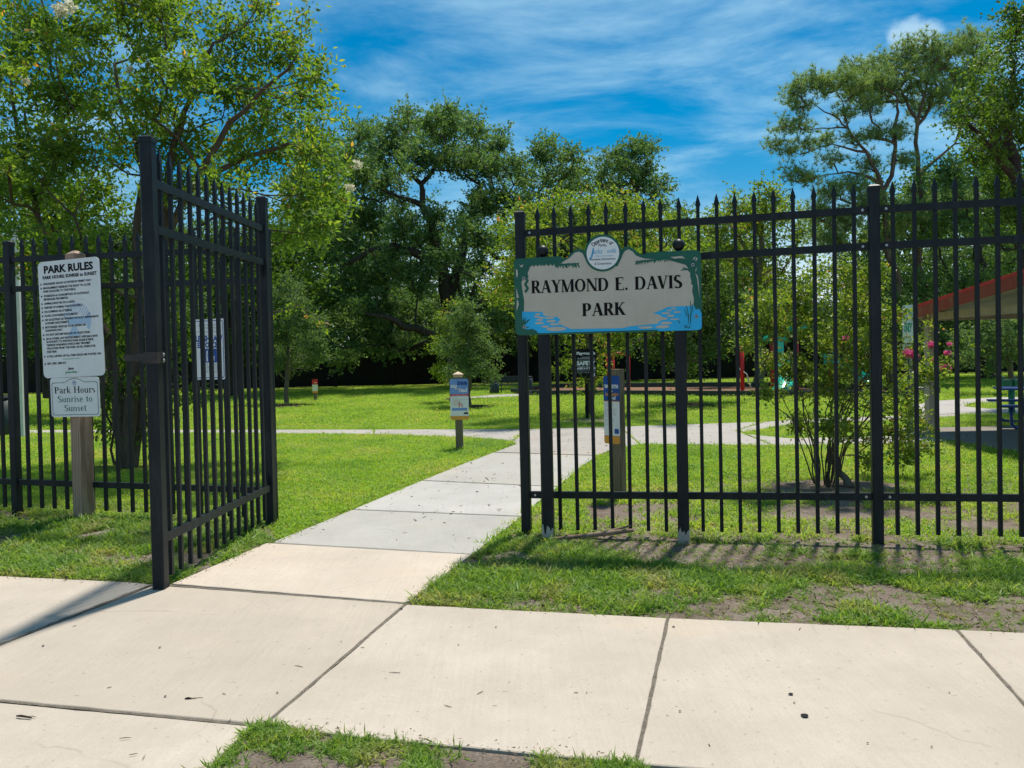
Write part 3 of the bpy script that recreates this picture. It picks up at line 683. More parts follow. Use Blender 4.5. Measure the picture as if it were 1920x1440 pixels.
def post_mesh(w, h, name='post'):
    mb = MB(); mb.bevbox(-w/2, w/2, -w/2, w/2, -0.05, h-0.012, 0.006); return mb.mesh(name, MAT['black'])
def cap_mesh(w, h):
    mb = MB(); a = w/2+.004; mb.bevbox(-a, a, -a, a, h-0.03, h, 0.006); k = a*.55
    mb.add([(-a, -a, h), (a, -a, h), (a, a, h), (-a, a, h), (-k, -k, h+.012), (k, -k, h+.012), (k, k, h+.012), (-k, k, h+.012)], [(0, 1, 5, 4), (1, 2, 6, 5), (2, 3, 7, 6), (3, 0, 4, 7), (4, 5, 6, 7)])
    return mb.mesh('post_cap', MAT['black'])
def bolt_mesh():
    mb = MB(); mb.tube([(0, 0, 0), (0, -0.008, 0)], [0.010, 0.009], 8); return mb.mesh('bolt', MAT['bolt'])
BOLT = bolt_mesh()
def fence(label, pts, npk, rails=(0.30, 2.015, 2.262), H=2.42, tip=2.45, skip_first=False):
    """pts: (x, y, z) foot of each post"""
    root = thing('metal_fence', label, 'fence', pts[0])
    O = Vector(pts[0]); pm = post_mesh(0.07, H); cm = cap_mesh(0.07, H); km = picket_mesh(0.04, tip)
    for i, p in enumerate(pts):
        p = Vector(p)
        d = (Vector(pts[min(i+1, len(pts)-1)])-Vector(pts[max(i-1, 0)])); ang = math.atan2(d.y, d.x)
        if not (skip_first and i == 0):
            po = part('post', pm, root, p-O, (0, 0, ang)); part('post_cap', cm, po)
        if i+1 < len(pts):
            q = Vector(pts[i+1]); dd = q-p; a2 = math.atan2(dd.y, dd.x); u = dd.normalized()
            for h in rails:
                mb = MB(); box_between(mb, p-O+u*0.036+Vector((0, 0, h)), q-O-u*0.036+Vector((0, 0, h)), 0.038, 0.050)
                ro = part('rail', mb.mesh('rail', MAT['black']), root)
                for c0 in (p+u*0.075, q-u*0.075):
                    part('bolt', BOLT, ro, c0-O+Vector((math.sin(a2)*.0195, -math.cos(a2)*.0195, h)), (0, 0, a2))
            n = npk[i]
            for k in range(n):
                t = (k+1)/(n+1); c0 = p+dd*t
                part('picket', km, root, c0-O+Vector((0, 0, rnd.uniform(-.004, .004))), (rnd.uniform(-.003, .003), rnd.uniform(-.003, .003), a2))
    return root
RP = [(0.085, 6.22, -0.01), (2.49, 5.66, 0.02), (4.86, 5.15, 0.03), (7.2, 4.65, 0.03)]
fence('black picket fence right of the gate, behind the park name sign', RP, [18, 18, 18])
LP = [(*G(512, 976, 0.02), 0.0), (-4.48, 7.42, 0.03), (-6.95, 8.1, 0.05), (-9.4, 8.8, 0.05)]
fence('black picket fence left of the gate, behind the park rules post', LP, [18, 18, 18], rails=(0.27, 2.0, 2.262))

# gate leaf, swung open towards the street
def gate():
    A = Vector((*G(302, 1103, 0.02)[:2], 0.0)); B = Vector((*G(508, 980, 0.02), 0.0))
    root = thing('gate_leaf', 'tall black picket gate leaf standing open on the left', 'gate', A)
    d = B-A; ang = math.atan2(d.y, d.x); u = d.normalized(); root.rotation_euler.z = ang
    Lg = d.length; W = 0.072; Hg = 2.66
    fp = post_mesh(W, Hg, 'frame_post'); cp = cap_mesh(W, Hg)
    for x in (0, Lg):
        o = part('frame_post', fp, root, (x, 0, 0.0)); part('post_cap', cp, o)
        o.data = fp
    for i, h in enumerate((0.31, 2.135, 2.405)):
        mb = MB(); mb.box(W/2, Lg-W/2, -0.019, 0.019, h-0.026, h+0.026); mb.build('rail', MAT['black'], root)
    km = picket_mesh(0.065, 2.625, 'picket', 0.024)
    for k in range(13): part('picket', km, root, (Lg*(k+1)/14, 0, 0))
    for x, s_ in ((W/2, 1), (Lg-W/2, -1)):
        for z, t in ((2.109, -1), (0.336, 1)):
            mb = MB(); e = 0.07
            tri = [(x, z), (x+s_*e, z), (x, z+t*e*1.4)]
            ar = (tri[1][0]-tri[0][0])*(tri[2][1]-tri[0][1])-(tri[2][0]-tri[0][0])*(tri[1][1]-tri[0][1])
            if ar < 0: tri = tri[::-1]
            mb.prism_y(tri, -0.004, 0.004); mb.build('gusset', MAT['black'], root)
    # latch: clamp round the post and a tongue
    mb = MB(); mb.box(-.042, .042, -.042, .042, 1.345, 1.412); lt = mb.build('latch', MAT['latch'], root)
    Ml = Matrix.Rotation(-ang+math.radians(172), 4, 'Z')
    mb = MB(); mb.box(.04, .10, -.016, .016, 1.358, 1.404, Ml); mb.box(.10, .185, -.008, .008, 1.362, 1.400, Ml); mb.build('latch_tongue', MAT['latch'], lt)
    for zz in (1.362, 1.396): part('bolt', BOLT, lt, (0.02, -.045, zz))
    for z in (0.55, 2.1):
        mb = MB(); mb.box(Lg+.03, Lg+.10, -.03, .03, z, z+.09); mb.build('hinge', MAT['black'], root)
gate()

# ------------------------------------------------------------------ signs
def wood_post(root, w, h, mat, yaw=0.0, x=0.0, y=0.0, cap=True, name='post'):
    M_ = Matrix.Rotation(yaw, 4, 'Z'); mb = MB(); mb.bevbox(-w/2, w/2, -w/2, w/2, -0.05, h, 0.006, M_)
    if cap:
        a = w/2; k = w*.12; vs = [(-a+.006, -a+.006, h), (a-.006, -a+.006, h), (a-.006, a-.006, h), (-a+.006, a-.006, h), (-k, -k, h+.03), (k, -k, h+.03), (k, k, h+.03), (-k, k, h+.03)]
        mb.add([M_ @ Vector(v) for v in vs], [(0, 1, 5, 4), (1, 2, 6, 5), (2, 3, 7, 6), (3, 0, 4, 7), (4, 5, 6, 7)])
    return mb.build(name, mat, root, (x, y, 0))
def board(root, outline, y, th, mat, name='board'):
    mb = MB(); mb.prism_y(outline, y, y+th); return mb.build(name, mat, root)

def park_name_sign():
    A = Vector((0.030, 5.985, 0)); B = Vector((1.325, 5.735, 0)); d = B-A; W = d.length
    root = thing('park_name_sign', 'wide green, beige and blue board naming the park, on two black posts', 'sign', A, math.atan2(d.y, d.x))
    H, Z0 = 0.556, 1.487
    def S(x, y):
        t = (x-45)/1800; return (t*W, Z0+((1022-0.0122*(x-45))-y)/(732+48*t)*H)
    SS = lambda ps: [S(*p) for p in ps]
    circ = lambda a0, a1, n: [(925+175*math.cos(math.radians(a0+(a1-a0)*i/n)), 240-178*math.sin(math.radians(a0+(a1-a0)*i/n))) for i in range(n+1)]
    out = [(45, 330), (55, 305), (80, 293), (515, 270), (535, 297), (570, 288), (615, 240), (660, 207), (700, 200), (738, 212), (752, 222)]+circ(172, 8, 20)+[(1103, 205), (1130, 183), (1170, 178), (1210, 198), (1260, 243), (1300, 262), (1325, 250), (1335, 240), (1800, 218), (1832, 230), (1845, 262), (1845, 960), (1836, 988), (1800, 1000), (90, 1022), (58, 1010), (45, 985)]
    bd = board(root, SS(out)[::-1], 0, 0.006, MAT['board_green'])
    blue = [(118, 795), (330, 790), (1500, 760), (1770, 755), (1790, 800), (1815, 785), (1840, 830), (1841, 955), (1832, 984), (1800, 994), (1440, 999), (1420, 985), (280, 1003), (205, 965), (150, 965), (118, 900)]
    Flat().poly(SS(blue)).build('water_print', MAT['board_blue'], bd, -0.0012)
    bei = [(198, 395), (208, 372), (235, 352), (246, 374), (262, 347), (283, 368), (300, 342), (318, 366), (335, 336), (350, 362), (372, 333), (390, 364), (410, 338), (425, 366), (450, 343), (470, 375), (500, 345), (545, 318), (600, 285), (650, 236), (690, 228), (725, 243), (752, 300), (790, 370), (1060, 370), (1100, 290), (1115, 250), (1137, 222), (1170, 208), (1205, 228), (1240, 270), (1300, 292), (1340, 300), (1545, 308), (1600, 330), (1700, 360), (1745, 420), (1740, 470), (1752, 520), (1748, 545), (1765, 560), (1757, 620), (1772, 690), (1766, 757), (1532, 766), (1450, 803), (1388, 825), (1450, 842), (1498, 880), (1440, 908), (1432, 928), (1170, 948), (1100, 965), (600, 968), (500, 925), (470, 900), (495, 880), (470, 850), (335, 838), (318, 800), (135, 797), (142, 700), (127, 600), (118, 520), (132, 490), (165, 500), (190, 470), (182, 430)]
    Flat().poly(SS(bei)).build('beige_field', MAT['beige_board'], bd, -0.0020)
    f = Flat()
    for x, y, a, b in [(275, 823, 30, 9), (262, 846, 30, 8), (310, 858, 28, 9), (290, 878, 32, 9), (390, 858, 50, 11), (405, 890, 48, 12), (288, 908, 45, 11), (440, 920, 55, 10), (345, 942, 38, 11), (455, 965, 98, 21), (1583, 783, 26, 7), (1540, 802, 26, 7), (1615, 817, 36, 8), (1508, 827, 42, 9), (1553, 854, 34, 11), (1485, 880, 40, 12), (1590, 886, 44, 7), (1510, 922, 56, 13), (1315, 962, 70, 12), (1475, 958, 66, 15)]:
        cx, cz = S(x, y); f.ellipse(cx, cz, a/1800*W, b/756*H)
    f.build('stone_print', MAT['beige_board'], bd, -0.0028)
    f = Flat()
    r_ = random.Random(3); polys = []
    # leafy sprays, hanging vine, reeds and roots
    for (x0, y0, x1, y1, ln, n) in [(455, 355, 675, 345, 46, 11), (1245, 330, 1560, 295, 42, 16), (215, 345, 460, 335, 30, 12)]:
        for i in range(n):
            t = i/(n-1); x = x0+(x1-x0)*t; y = y0+(y1-y0)*t
            for sgn in (1, -1):
                L1 = ln*r_.uniform(.6, 1.1); dx = (0.75 if x1 > x0 and x0 < 900 else -0.75)*L1*r_.uniform(.3, 1); dy = sgn*L1*(.9 if sgn > 0 else .35)
                polys.append([(x-9, y), (x+dx*.5-7, y+dy*.55), (x+dx, y+dy), (x+dx*.5+8, y+dy*.45), (x+9, y)])
        polys.append([(x0, y0-8), (x0, y0+10), (x1, y1+5), (x1, y1-5)])
    for i in range(9):
        y = 480+i*15; x = 165+10*math.sin(i*1.3); polys.append([(x-14, y), (x-5, y+17), (x+15, y+14), (x+17, y-2), (x, y-9)])
    for p in [[(1668, 380), (1690, 388), (1740, 400), (1745, 440), (1720, 415), (1690, 412), (1652, 420), (1660, 408), (1685, 400)], [(1560, 300), (1640, 322), (1735, 352), (1735, 372), (1630, 340), (1550, 316)],
              [(118, 890), (140, 830), (132, 880), (165, 850), (140, 895), (185, 870), (195, 872), (150, 915), (118, 930)], [(155, 948), (195, 940), (160, 956)],
              [(200, 965), (215, 958), (235, 985), (222, 955), (250, 985), (242, 965), (268, 998), (230, 1000)],
              [(1736, 712), (1742, 712), (1752, 835), (1744, 835)], [(1752, 740), (1758, 740), (1766, 815), (1760, 815)], [(1700, 760), (1706, 760), (1724, 850), (1716, 850)], [(1680, 785), (1686, 785), (1708, 855), (1700, 855)],
              [(1712, 850), (1724, 850), (1722, 900), (1712, 960), (1716, 905)], [(1735, 830), (1745, 830), (1742, 900), (1732, 970), (1734, 900)], [(1620, 895), (1626, 893), (1640, 928), (1635, 930)],
              [(1675, 935), (1690, 960), (1696, 935), (1700, 975), (1686, 972)], [(1705, 950), (1720, 972), (1736, 945), (1730, 975), (1712, 976)]]:
        polys.append(p)
    for p in polys: f.poly(SS(p)) if False else None
    f.polys([SS(p) for p in polys]); f.build('leaf_print', MAT['board_green'], bd, -0.0036)
    f = Flat()                               # pale flecks cut in the printed trunks
    for p in [[(100, 345), (115, 360), (140, 345), (130, 375), (112, 372)], [(66, 388), (82, 405), (86, 440), (72, 480), (66, 450)], [(66, 560), (72, 600), (90, 665), (66, 668)], [(70, 675), (84, 700), (86, 730), (62, 795), (66, 730)], [(1785, 285), (1798, 285), (1780, 312), (1768, 308)], [(1805, 292), (1815, 296), (1800, 325), (1790, 320)], [(1560, 285), (1668, 276), (1700, 300), (1640, 296), (1600, 302)], [(1800, 395), (1808, 380), (1795, 425), (1788, 420)], [(1790, 440), (1812, 470), (1822, 560), (1824, 680), (1818, 620), (1806, 500)]]:
        f.poly(SS(p))
    f.build('pale_fleck', MAT['beige_board'], bd, -0.0042)
    f = Flat(); cx, cz = S(922, 243); rr = 160/1800*W
    f2 = Flat().ellipse(cx, cz, rr*1.115, rr*1.115, 48); f2.build('emblem_rim', MAT['board_green'], bd, -0.0048)
    f.ellipse(cx, cz, rr*.98, rr*.98, 48); em = f.build('emblem', MAT['white_board'], bd, -0.0056)
    # lettering
    f = Flat()
    x0, z0 = S(212, 622); x1, z1 = S(970, 600); 
    def word(txt, xa, xb, ybase, ytop):
        xa_, za = S(xa, ybase); xb_, zb = S(xb, ybase); _, zt = S((xa+xb)/2, ytop); _, zm = S((xa+xb)/2, ybase)
        pass
    # lines of the board are level in its own plane
    xa, _ = S(212, 0); xb, _ = S(975, 0); zb = Z0+0.400/0.758*0.558*1.0
    row1 = Z0+H*(1017-616)/745; cap1 = H*122/752
    for txt, ua, ub, zz, hh in (('RAYMOND', 212, 975, row1, cap1), ('E.', 1030, 1165, row1, cap1), ('DAVIS', 1218, 1668, row1, cap1), ('PARK', 708, 1130, row1-H*.315, cap1)):
        xa, xb = S(ua, 0)[0], S(ub, 0)[0]; gl = [glyph(c) for c in txt]; k = (xb-xa)/sum(q[0] for q in gl); cur = xa
        for adv, gg in gl:
            v_, f_ = union2d(gg); Flat().add([(cur+p[0]*k, zz+p[1]*hh) for p in v_], f_).build('letter', MAT['ink'], bd, -0.0036); cur += adv*k
    f = Flat(); arcw = 'Department of'
    for i, ch in enumerate(arcw):
        if ch == ' ': continue
        a = math.radians(135-90*i/(len(arcw)-1)); v, ff = bfont(ch, 0.01)
        k = rr*0.25/0.7; xm = (min(p[0] for p in v)+max(p[0] for p in v))/2; ca, sa = math.cos(a-PI/2), math.sin(a-PI/2); R_ = rr*.66
        f.add([(cx+R_*math.cos(a)+((p[0]-xm)*k*.8*ca-p[1]*k*sa), cz+R_*math.sin(a)+((p[0]-xm)*k*.8*sa+p[1]*k*ca)) for p in v], ff)
    f.text('Parks,', cx, cz+rr*.40, rr*.17, rr*.5, bold=.01); f.text('Recreation, Entertainment', cx, cz-rr*.42, rr*.13, rr*1.52, bold=.01); f.text('& Conservation', cx, cz-rr*.69, rr*.13, rr*1.02, bold=.01)
    f.build('emblem_lettering', MAT['ink'], em, -0.0064)
    f = Flat(); f.text('Jacks', cx-rr*.38, cz-rr*.02, rr*.30, rr*.72, bold=.0, shear=.35); f.text('nville', cx+rr*.52, cz-rr*.02, rr*.28, rr*.56, shear=.35)
    f.poly([(cx-rr*.60, cz+rr*.32), (cx-rr*.52, cz+rr*.34), (cx-rr*.62, cz-rr*.22), (cx-rr*.80, cz-rr*.40), (cx-rr*.84, cz-rr*.30), (cx-rr*.70, cz-rr*.16)])
    f.text('Where Florida Begins', cx+rr*.1, cz-rr*.21, rr*.08, rr*1.05, shear=.2)
    f.build('emblem_script', MAT['blue_text'], em, -0.0064)
    bm = MB()
    for x, y in [(142, 480), (138, 942), (1768, 362), (1792, 862)]:
        q = S(x, y); bm.tube([(q[0], -.004, q[1]), (q[0], -.009, q[1])], [.014, .012], 12); 
    bm.build('washer', MAT['bolt'], bd)
    bm = MB()
    for x, y in [(142, 480), (138, 942), (1768, 362), (1792, 862)]:
        q = S(x, y); bm.tube([(q[0], -.009, q[1]), (q[0], -.014, q[1])], [.006, .005], 8)
    bm.build('screw', MAT['latch'], bd)
    for px_, h in ((0.205, 2.02), (1.168, 2.02)):
        mb = MB(); mb.bevbox(-.040, .040, -.040, .040, -.05, h, .005); po = mb.build('post', MAT['black'], root, (px_, 0.050, 0))
        mb = MB(); mb.bevbox(-.046, .046, -.046, .046, h-.01, h+.012, .005); mb.tube([(0, 0, h+.01), (0, 0, h+.035)], [.03, .018], 12); mb.sphere((0, 0, h+.072), .043); mb.build('ball_finial', MAT['black'], po)
        # concrete splash where the coat has worn off
        r_ = random.Random(int(px_*10)); mb = MB(); n = 10
        hs = [r_.uniform(.04, .12) for _ in range(n)]
        for i in range(n-1):
            x0 = -.041+.082*i/(n-1); x1 = -.041+.082*(i+1)/(n-1)
            mb.add([(x0, -.0425, -.02), (x1, -.0425, -.02), (x1, -.0425, hs[i+1]), (x0, -.0425, hs[i])], [(0, 1, 2, 3)])
        mb.build('concrete_smear', MAT['concrete_grey'], po)
park_name_sign()

def frame_roll(root, a):
    root.rotation_euler = (0, a, root.rotation_euler.z)
def park_rules():
    x, y = G(158, 972, 0.0); y -= 0.0
    root = thing('park_rules_post', 'thick weathered timber post in the grass left of the open gate', 'post', (x, y, 0), math.radians(-17))
    wood_post(root, 0.125, 2.30, MAT['wood'], math.radians(-8))
    R_ = Matrix.Rotation(math.radians(-17), 3, 'Z'); off = R_ @ Vector((-0.07, -0.078, 0))
    s = thing('park_rules_sign', 'tall white board headed PARK RULES with many lines of black text', 'sign', (x+off.x, y+off.y, 0), math.radians(-17))
    s.rotation_euler = (0, math.radians(-1.6), math.radians(-17))
    # local metres: sign 0.55 x 1.01, bottom 1.235
    W, H, Z = 0.66, 1.01, 1.235; xo = 0.122
    bd = board(s, rrect(xo-W/2, xo+W/2, Z, Z+H, 0.045), 0, 0.004, MAT['white_board'])
    X0 = xo-W/2
    U = lambda u: X0+u*W
    V = lambda v: Z+(1-v)*H
    f = Flat(); f.text('PARK RULES', U(.5), V(.100), .062, W*.80, bold=.04); f.text('PARK HOURS: SUNRISE to SUNSET', U(.515), V(.150), .027, W*.88, bold=.035)
    lines = [(.200, 'ORGANIZED GROUP ACTIVITIES BY PERMIT ONLY', .79, 1), (.235, 'MANAGEMENT RESERVES THE RIGHT TO CLOSE', .77, 1), (.264, 'PARK FACILITIES TO THE PUBLIC', .53, 0), (.303, 'POSSESSION & CONSUMPTION OF ALCOHOLIC', .745, 1), (.332, 'BEVERAGES PROHIBITED', .40, 0),
             (.368, 'ANIMALS MUST BE ON A LEASH', .50, 1), (.403, 'DISPOSE OF ANIMAL WASTE PROPERLY', .63, 1), (.438, 'NO DUMPING OR LITTERING', .45, 1), (.473, 'GLASS CONTAINERS PROHIBITED', .54, 1), (.508, 'NO SOLICITING OR VENDING WITHOUT APPROPRIATE', .87, 1), (.537, 'LICENSES AND PERMITS', .39, 0),
             (.572, 'MOTORIZED VEHICLES TO BE DRIVEN ON', .66, 1), (.600, 'ROADWAYS ONLY', .28, 0), (.636, 'DO NOT DISTURB WILDLIFE OR VEGETATION', .72, 1), (.671, 'JSO & OTHER LAW ENFORCEMENT OFFICIALS HAVE', .84, 1), (.698, 'AUTHORITY TO ENFORCE PARK RULES & ISSUE', .77, 0), (.726, 'TRESPASS WARNINGS WHICH MAY PROHIBIT', .72, 0), (.754, 'VIOLATORS FROM THIS PARK OR ALL PARKS FOR', .80, 0), (.783, 'ONE YEAR', .165, 0),
             (.822, 'A FULL LISTING OF ALL PARK RULES ARE POSTED ON:', .88, 1), (.884, 'REF. ORD. 2005-917', .31, 1)]
    for v, tx, w, b in lines:
        f.text(tx, U(.075), V(v), .0175, W*w, 'L', bold=.03)
        if b: f.ellipse(U(.038), V(v)+.0075, .0075, .0075, 12)
    f.text('jax', U(.46), V(.935), .020, W*.10, bold=.03)
    f.build('lettering', MAT['ink'], bd, -.0018)
    f = Flat(); f.text('www.jaxparks.com', U(.47), V(.848), .013, W*.28); f.text('parks', U(.46), V(.965), .018, W*.19, bold=.04); f.build('green_lettering', MAT['jax_green'], bd, -.0018)
    f = Flat(); cx, cz = U(.60), V(.52)
    f.ring(cx, cz, .185, .187, 60); f.build('seal_ring', MAT['pale_grey'], bd, -.0006)
    f = Flat()
    for i in range(15):
        a = math.radians(10+i*11); f.poly([(cx+.05*math.cos(a), cz+.05*math.sin(a)), (cx+.15*math.cos(a-.05), cz+.15*math.sin(a-.05)), (cx+.15*math.cos(a+.05), cz+.15*math.sin(a+.05))])
    f.ring(cx, cz-.0, .115, .150, 30, math.radians(-35), math.radians(25)); f.rect(cx-.10, cx+.115, cz-.035, cz+.03)
    f.poly([(cx-.11, cz-.14), (cx+.03, cz-.13), (cx-.02, cz-.05), (cx-.06, cz-.06)])
    f.build('seal_print', MAT['pale_blue'], bd, -.0010)
    # lower sign
    s2 = thing('park_hours_sign', 'small white arched board reading Park Hours Sunrise to Sunset', 'sign', (x+off.x, y+off.y, 0), math.radians(-17)); s2.rotation_euler = (0, math.radians(-1.0), math.radians(-17))
    W2, H2, Z2 = 0.525, 0.350, 0.893; x2 = 0.112
    bd = board(s2, rrect(x2-W2/2, x2+W2/2, Z2, Z2+H2*.97, 0.03), -.004, 0.004, MAT['white_board'])
    f = Flat(); e = .016; w_ = .0045
    def outl(e):
        a, b, c, d = x2-W2/2+e, x2+W2/2-e, Z2+e, Z2+H2*.90-e
        o = [(a+.012, c), (b-.012, c), (b, c+.012), (b, d-.012), (b-.012, d), (x2+.11, d)]
        o += [(x2+.11-.22*i/8, d+.034*math.sin(PI*i/8)) for i in range(1, 8)]
        return o+[(x2-.11, d), (a+.012, d), (a, d-.012), (a, c+.012)]
    o1, o2 = outl(e), outl(e+w_); n = len(o1)
    f.add(o1+o2, [t for i in range(n) for t in ((i, (i+1) % n, n+(i+1) % n), (i, n+(i+1) % n, n+i))])
    f.build('border_line', MAT['green_ink'], bd, -.0052)
    f = Flat(); serif_text(f, 'Park Hours', x2, Z2+.205, .056, W2*.84, .17, .05); f.build('black_lettering', MAT['ink'], bd, -.0052)
    f = Flat(); serif_text(f, 'Sunrise to', x2, Z2+.128, .054, W2*.72, .17, .05); serif_text(f, 'Sunset', x2, Z2+.050, .054, W2*.46, .17, .05); f.build('green_lettering', MAT['text_green'], bd, -.0052)
    f = Flat(); f.ring(x2, Z2+.292, .018, .021, 20); f.poly([(x2-.015, Z2+.293), (x2+.015, Z2+.293), (x2, Z2+.306)]); f.poly([(x2-.008, Z2+.288), (x2+.008, Z2+.288), (x2, Z2+.278)]); f.build('seal_print', MAT['navy'], bd, -.0052)
park_rules()

def leash_sign():
    c = P3(395, 655, 6.93); ang = math.atan2(0.82, -2.57)-PI
    root = thing('leash_law_sign', 'white and blue leash law sign fixed to the left fence behind the gate pickets', 'sign', (c.x, c.y-.03, 0), ang)
    W, H = 0.30, 0.505; Z = c.z-H/2
    bd = board(root, rrect(-W/2, W/2, Z, Z+H, .02), 0, .003, MAT['white_board'])
    f = Flat(); o1, o2 = rrect(-W/2+.008, W/2-.008, Z+.012, Z+H-.012, .02), rrect(-W/2+.014, W/2-.014, Z+.018, Z+H-.018, .016); n = len(o1)
    f.add(o1+o2, [t for i in range(n) for t in ((i, (i+1) % n, n+(i+1) % n), (i, n+(i+1) % n, n+i))])
    f.text('LEASH LAW', 0, Z+H*.635, H*.09, W*.88, bold=.05); f.text('ENFORCED', 0, Z+H*.53, H*.085, W*.78, bold=.05)
    f.rect(-W*.26, W*.24, Z+H*.28, Z+H*.51); f.build('navy_print', MAT['navy'], bd, -.0008)
    f = Flat()
    f.poly([(-.030, Z+H*.30), (-.016, Z+H*.30), (-.020, Z+H*.40), (-.014, Z+H*.46), (-.020, Z+H*.49), (-.028, Z+H*.46), (-.030, Z+H*.38)])
    f.poly([(.020, Z+H*.31), (.026, Z+H*.31), (.028, Z+H*.345), (.042, Z+H*.345), (.044, Z+H*.31), (.049, Z+H*.31), (.048, Z+H*.36), (.052, Z+H*.385), (.044, Z+H*.39), (.040, Z+H*.365), (.022, Z+H*.365)])
    f.build('walker_and_dog_print', MAT['white_ink'], bd, -.0014)
    f = Flat()
    for v, tx, w in ((.89, 'JACKSONVILLE', .66), (.84, 'ANIMAL CARE', .52), (.775, 'CODE AND CONTROL', .80), (.235, 'FOR MORE', .46), (.195, 'INFORMATION', .48), (.155, 'ORDINANCE', .46), (.115, 'CHAPTER 462', .46)): f.text(tx, 0, Z+H*v, H*.026, W*w)
    f.build('small_lettering', MAT['grey_ink'], bd, -.0008)
leash_sign()

def cap_part(root, w, h, parent):
    mb = MB(); mb.bevbox(-w*.62, w*.62, -w*.62, w*.62, h, h+.03, .01); a = w*.70
    mb.prism_z([(-a, -a), (a, -a), (a, a), (-a, a)], h+.03, h+.045); mb.add([(-a, -a, h+.045), (a, -a, h+.045), (a, a, h+.045), (-a, a, h+.045), (0, 0, h+.085)], [(0, 1, 4), (1, 2, 4), (2, 3, 4), (3, 0, 4)])
    mb.build('post_cap', MAT['cap_wood'], parent)
def read_sign():
    x, y = G(862, 842)
    root = thing('reading_trail_sign', 'blue and white see say point read sign on a short capped timber post', 'sign', (x, y, 0), 0)
    po = wood_post(root, .105, 1.03, MAT['wood_dark'], 0, cap=False); cap_part(root, .105, 1.03, po)
    W, H, Z = .262, .585, .425; X = .015
    bd = board(root, rrect(X-W/2, X+W/2, Z, Z+H, .03), -.062, .005, MAT['periwinkle'])
    y0 = -.0632
    f = Flat(); f.rect(X-W/2, X+W/2, Z+.055, Z+H*.575); f.build('white_panel', MAT['white_board'], bd, y0)
    f = Flat(); f.poly([(X-W/2, Z+.055), (X-W/2, Z+.025), (X-W/2+.022, Z+.001), (X+W/2-.022, Z+.001), (X+W/2, Z+.025), (X+W/2, Z+.055)]); f.build('orange_band', MAT['orange'], bd, y0)
    f = Flat(); f.rect(X-W/2, X+W/2, Z+H*.58, Z+H*.625); f.text('h', X+.018, Z+H*.30, .085, .055); f.build('red_print', MAT['red_print'], bd, y0-.001)
    f = Flat(); f.text('see', X+.045, Z+H*.85, .075, .145, bold=.04); f.rect(X+.06, X+.12, Z+.08, Z+.105); f.build('navy_lettering', MAT['navy'], bd, y0)
    f = Flat(); f.text('say', X-.073, Z+H*.785, .058, .10, bold=.03); f.text('read', X+.055, Z+H*.675, .060, .115, bold=.03); f.text('help your child learn by reading aloud', X, Z+H*.593, .012, W*.8, bold=.02); f.build('white_lettering', MAT['white_ink'], bd, y0-.0018)
    f = Flat(); f.text('point', X-.01, Z+H*.735, .035, .075); f.ring(X-.05, Z+H*.42, .025, .035, 20); f.ring(X-.02, Z+H*.40, .04, .045, 20); f.build('peach_print', MAT['peach'], bd, y0-.001)
    f = Flat(); f.rect(X-W*.42, X+W*.42, Z+H*.225, Z+H*.29); f.build('blue_strip', MAT['periwinkle'], bd, y0-.001)
    f = Flat()
    for k, w in enumerate((.30, .8, .62, .72, .8, .45)): f.text('lorem ipsum dolor sit'[:8+k*2] if False else 'read together every day'[:10+k*2], X-W*.4, Z+H*(.53-.035*k), .009, W*w, 'L')
    f.build('small_lettering', MAT['grey_ink'], bd, y0-.0018)
read_sign()
def welcome_sign():
    x, y = G(1162, 934)
    yaw = math.radians(-46)
    root = thing('welcome_trail_sign', 'narrow navy, white and orange welcome sign on a timber post behind the fence', 'sign', (x, y, 0), yaw)
    po = wood_post(root, .095, 1.19, MAT['wood_dark'], 0, cap=False)
    W, H, Z = .185, .625, .505
    bd = board(root, rrect(-W/2-.03, W/2-.03, Z, Z+H, .016), -.054, .005, MAT['navy'])
    X = -.03; y0 = -.0552
    f = Flat(); f.rect(X-W/2, X+W/2, Z+.075, Z+H*.62); f.build('white_panel', MAT['white_board'], bd, y0)
    f = Flat(); f.poly([(X-W/2, Z+.073), (X-W/2, Z+.014), (X-W/2+.012, Z+.001), (X+W/2-.012, Z+.001), (X+W/2, Z+.014), (X+W/2, Z+.073)]); f.rect(X-W/2, X+W/2, Z+H*.62, Z+H*.632); f.build('orange_band', MAT['orange'], bd, y0-.001)
    f = Flat(); f.text('welcome', X, Z+H*.82, .05, W*.88, bold=.03); f.text('to the', X-.01, Z+H*.765, .022, W*.3, bold=.02); f.text('trail!', X+.02, Z+H*.655, .03, W*.34, bold=.03); f.build('white_lettering', MAT['white_ink'], bd, y0-.001)
    f = Flat(); f.text('born learning', X+.008, Z+H*.71, .032, W*.82, bold=.03); f.build('orange_lettering', MAT['orange'], bd, y0-.001)
    f = Flat()
    for k, (v, w) in enumerate(((.58, .62), (.55, .5), (.505, .75), (.478, .66), (.451, .72), (.424, .7), (.397, .4), (.355, .62), (.328, .6), (.28, .22))): f.text('play and learn along the way'[:26-k], X-W*.44, Z+H*v, .010, W*w, 'L')
    f.build('small_lettering', MAT['grey_ink'], bd, y0-.001)
    f = Flat(); f.rect(X+.03, X+.08, Z+.095, Z+.14); f.build('navy_print', MAT['navy'], bd, y0-.001)
welcome_sign()
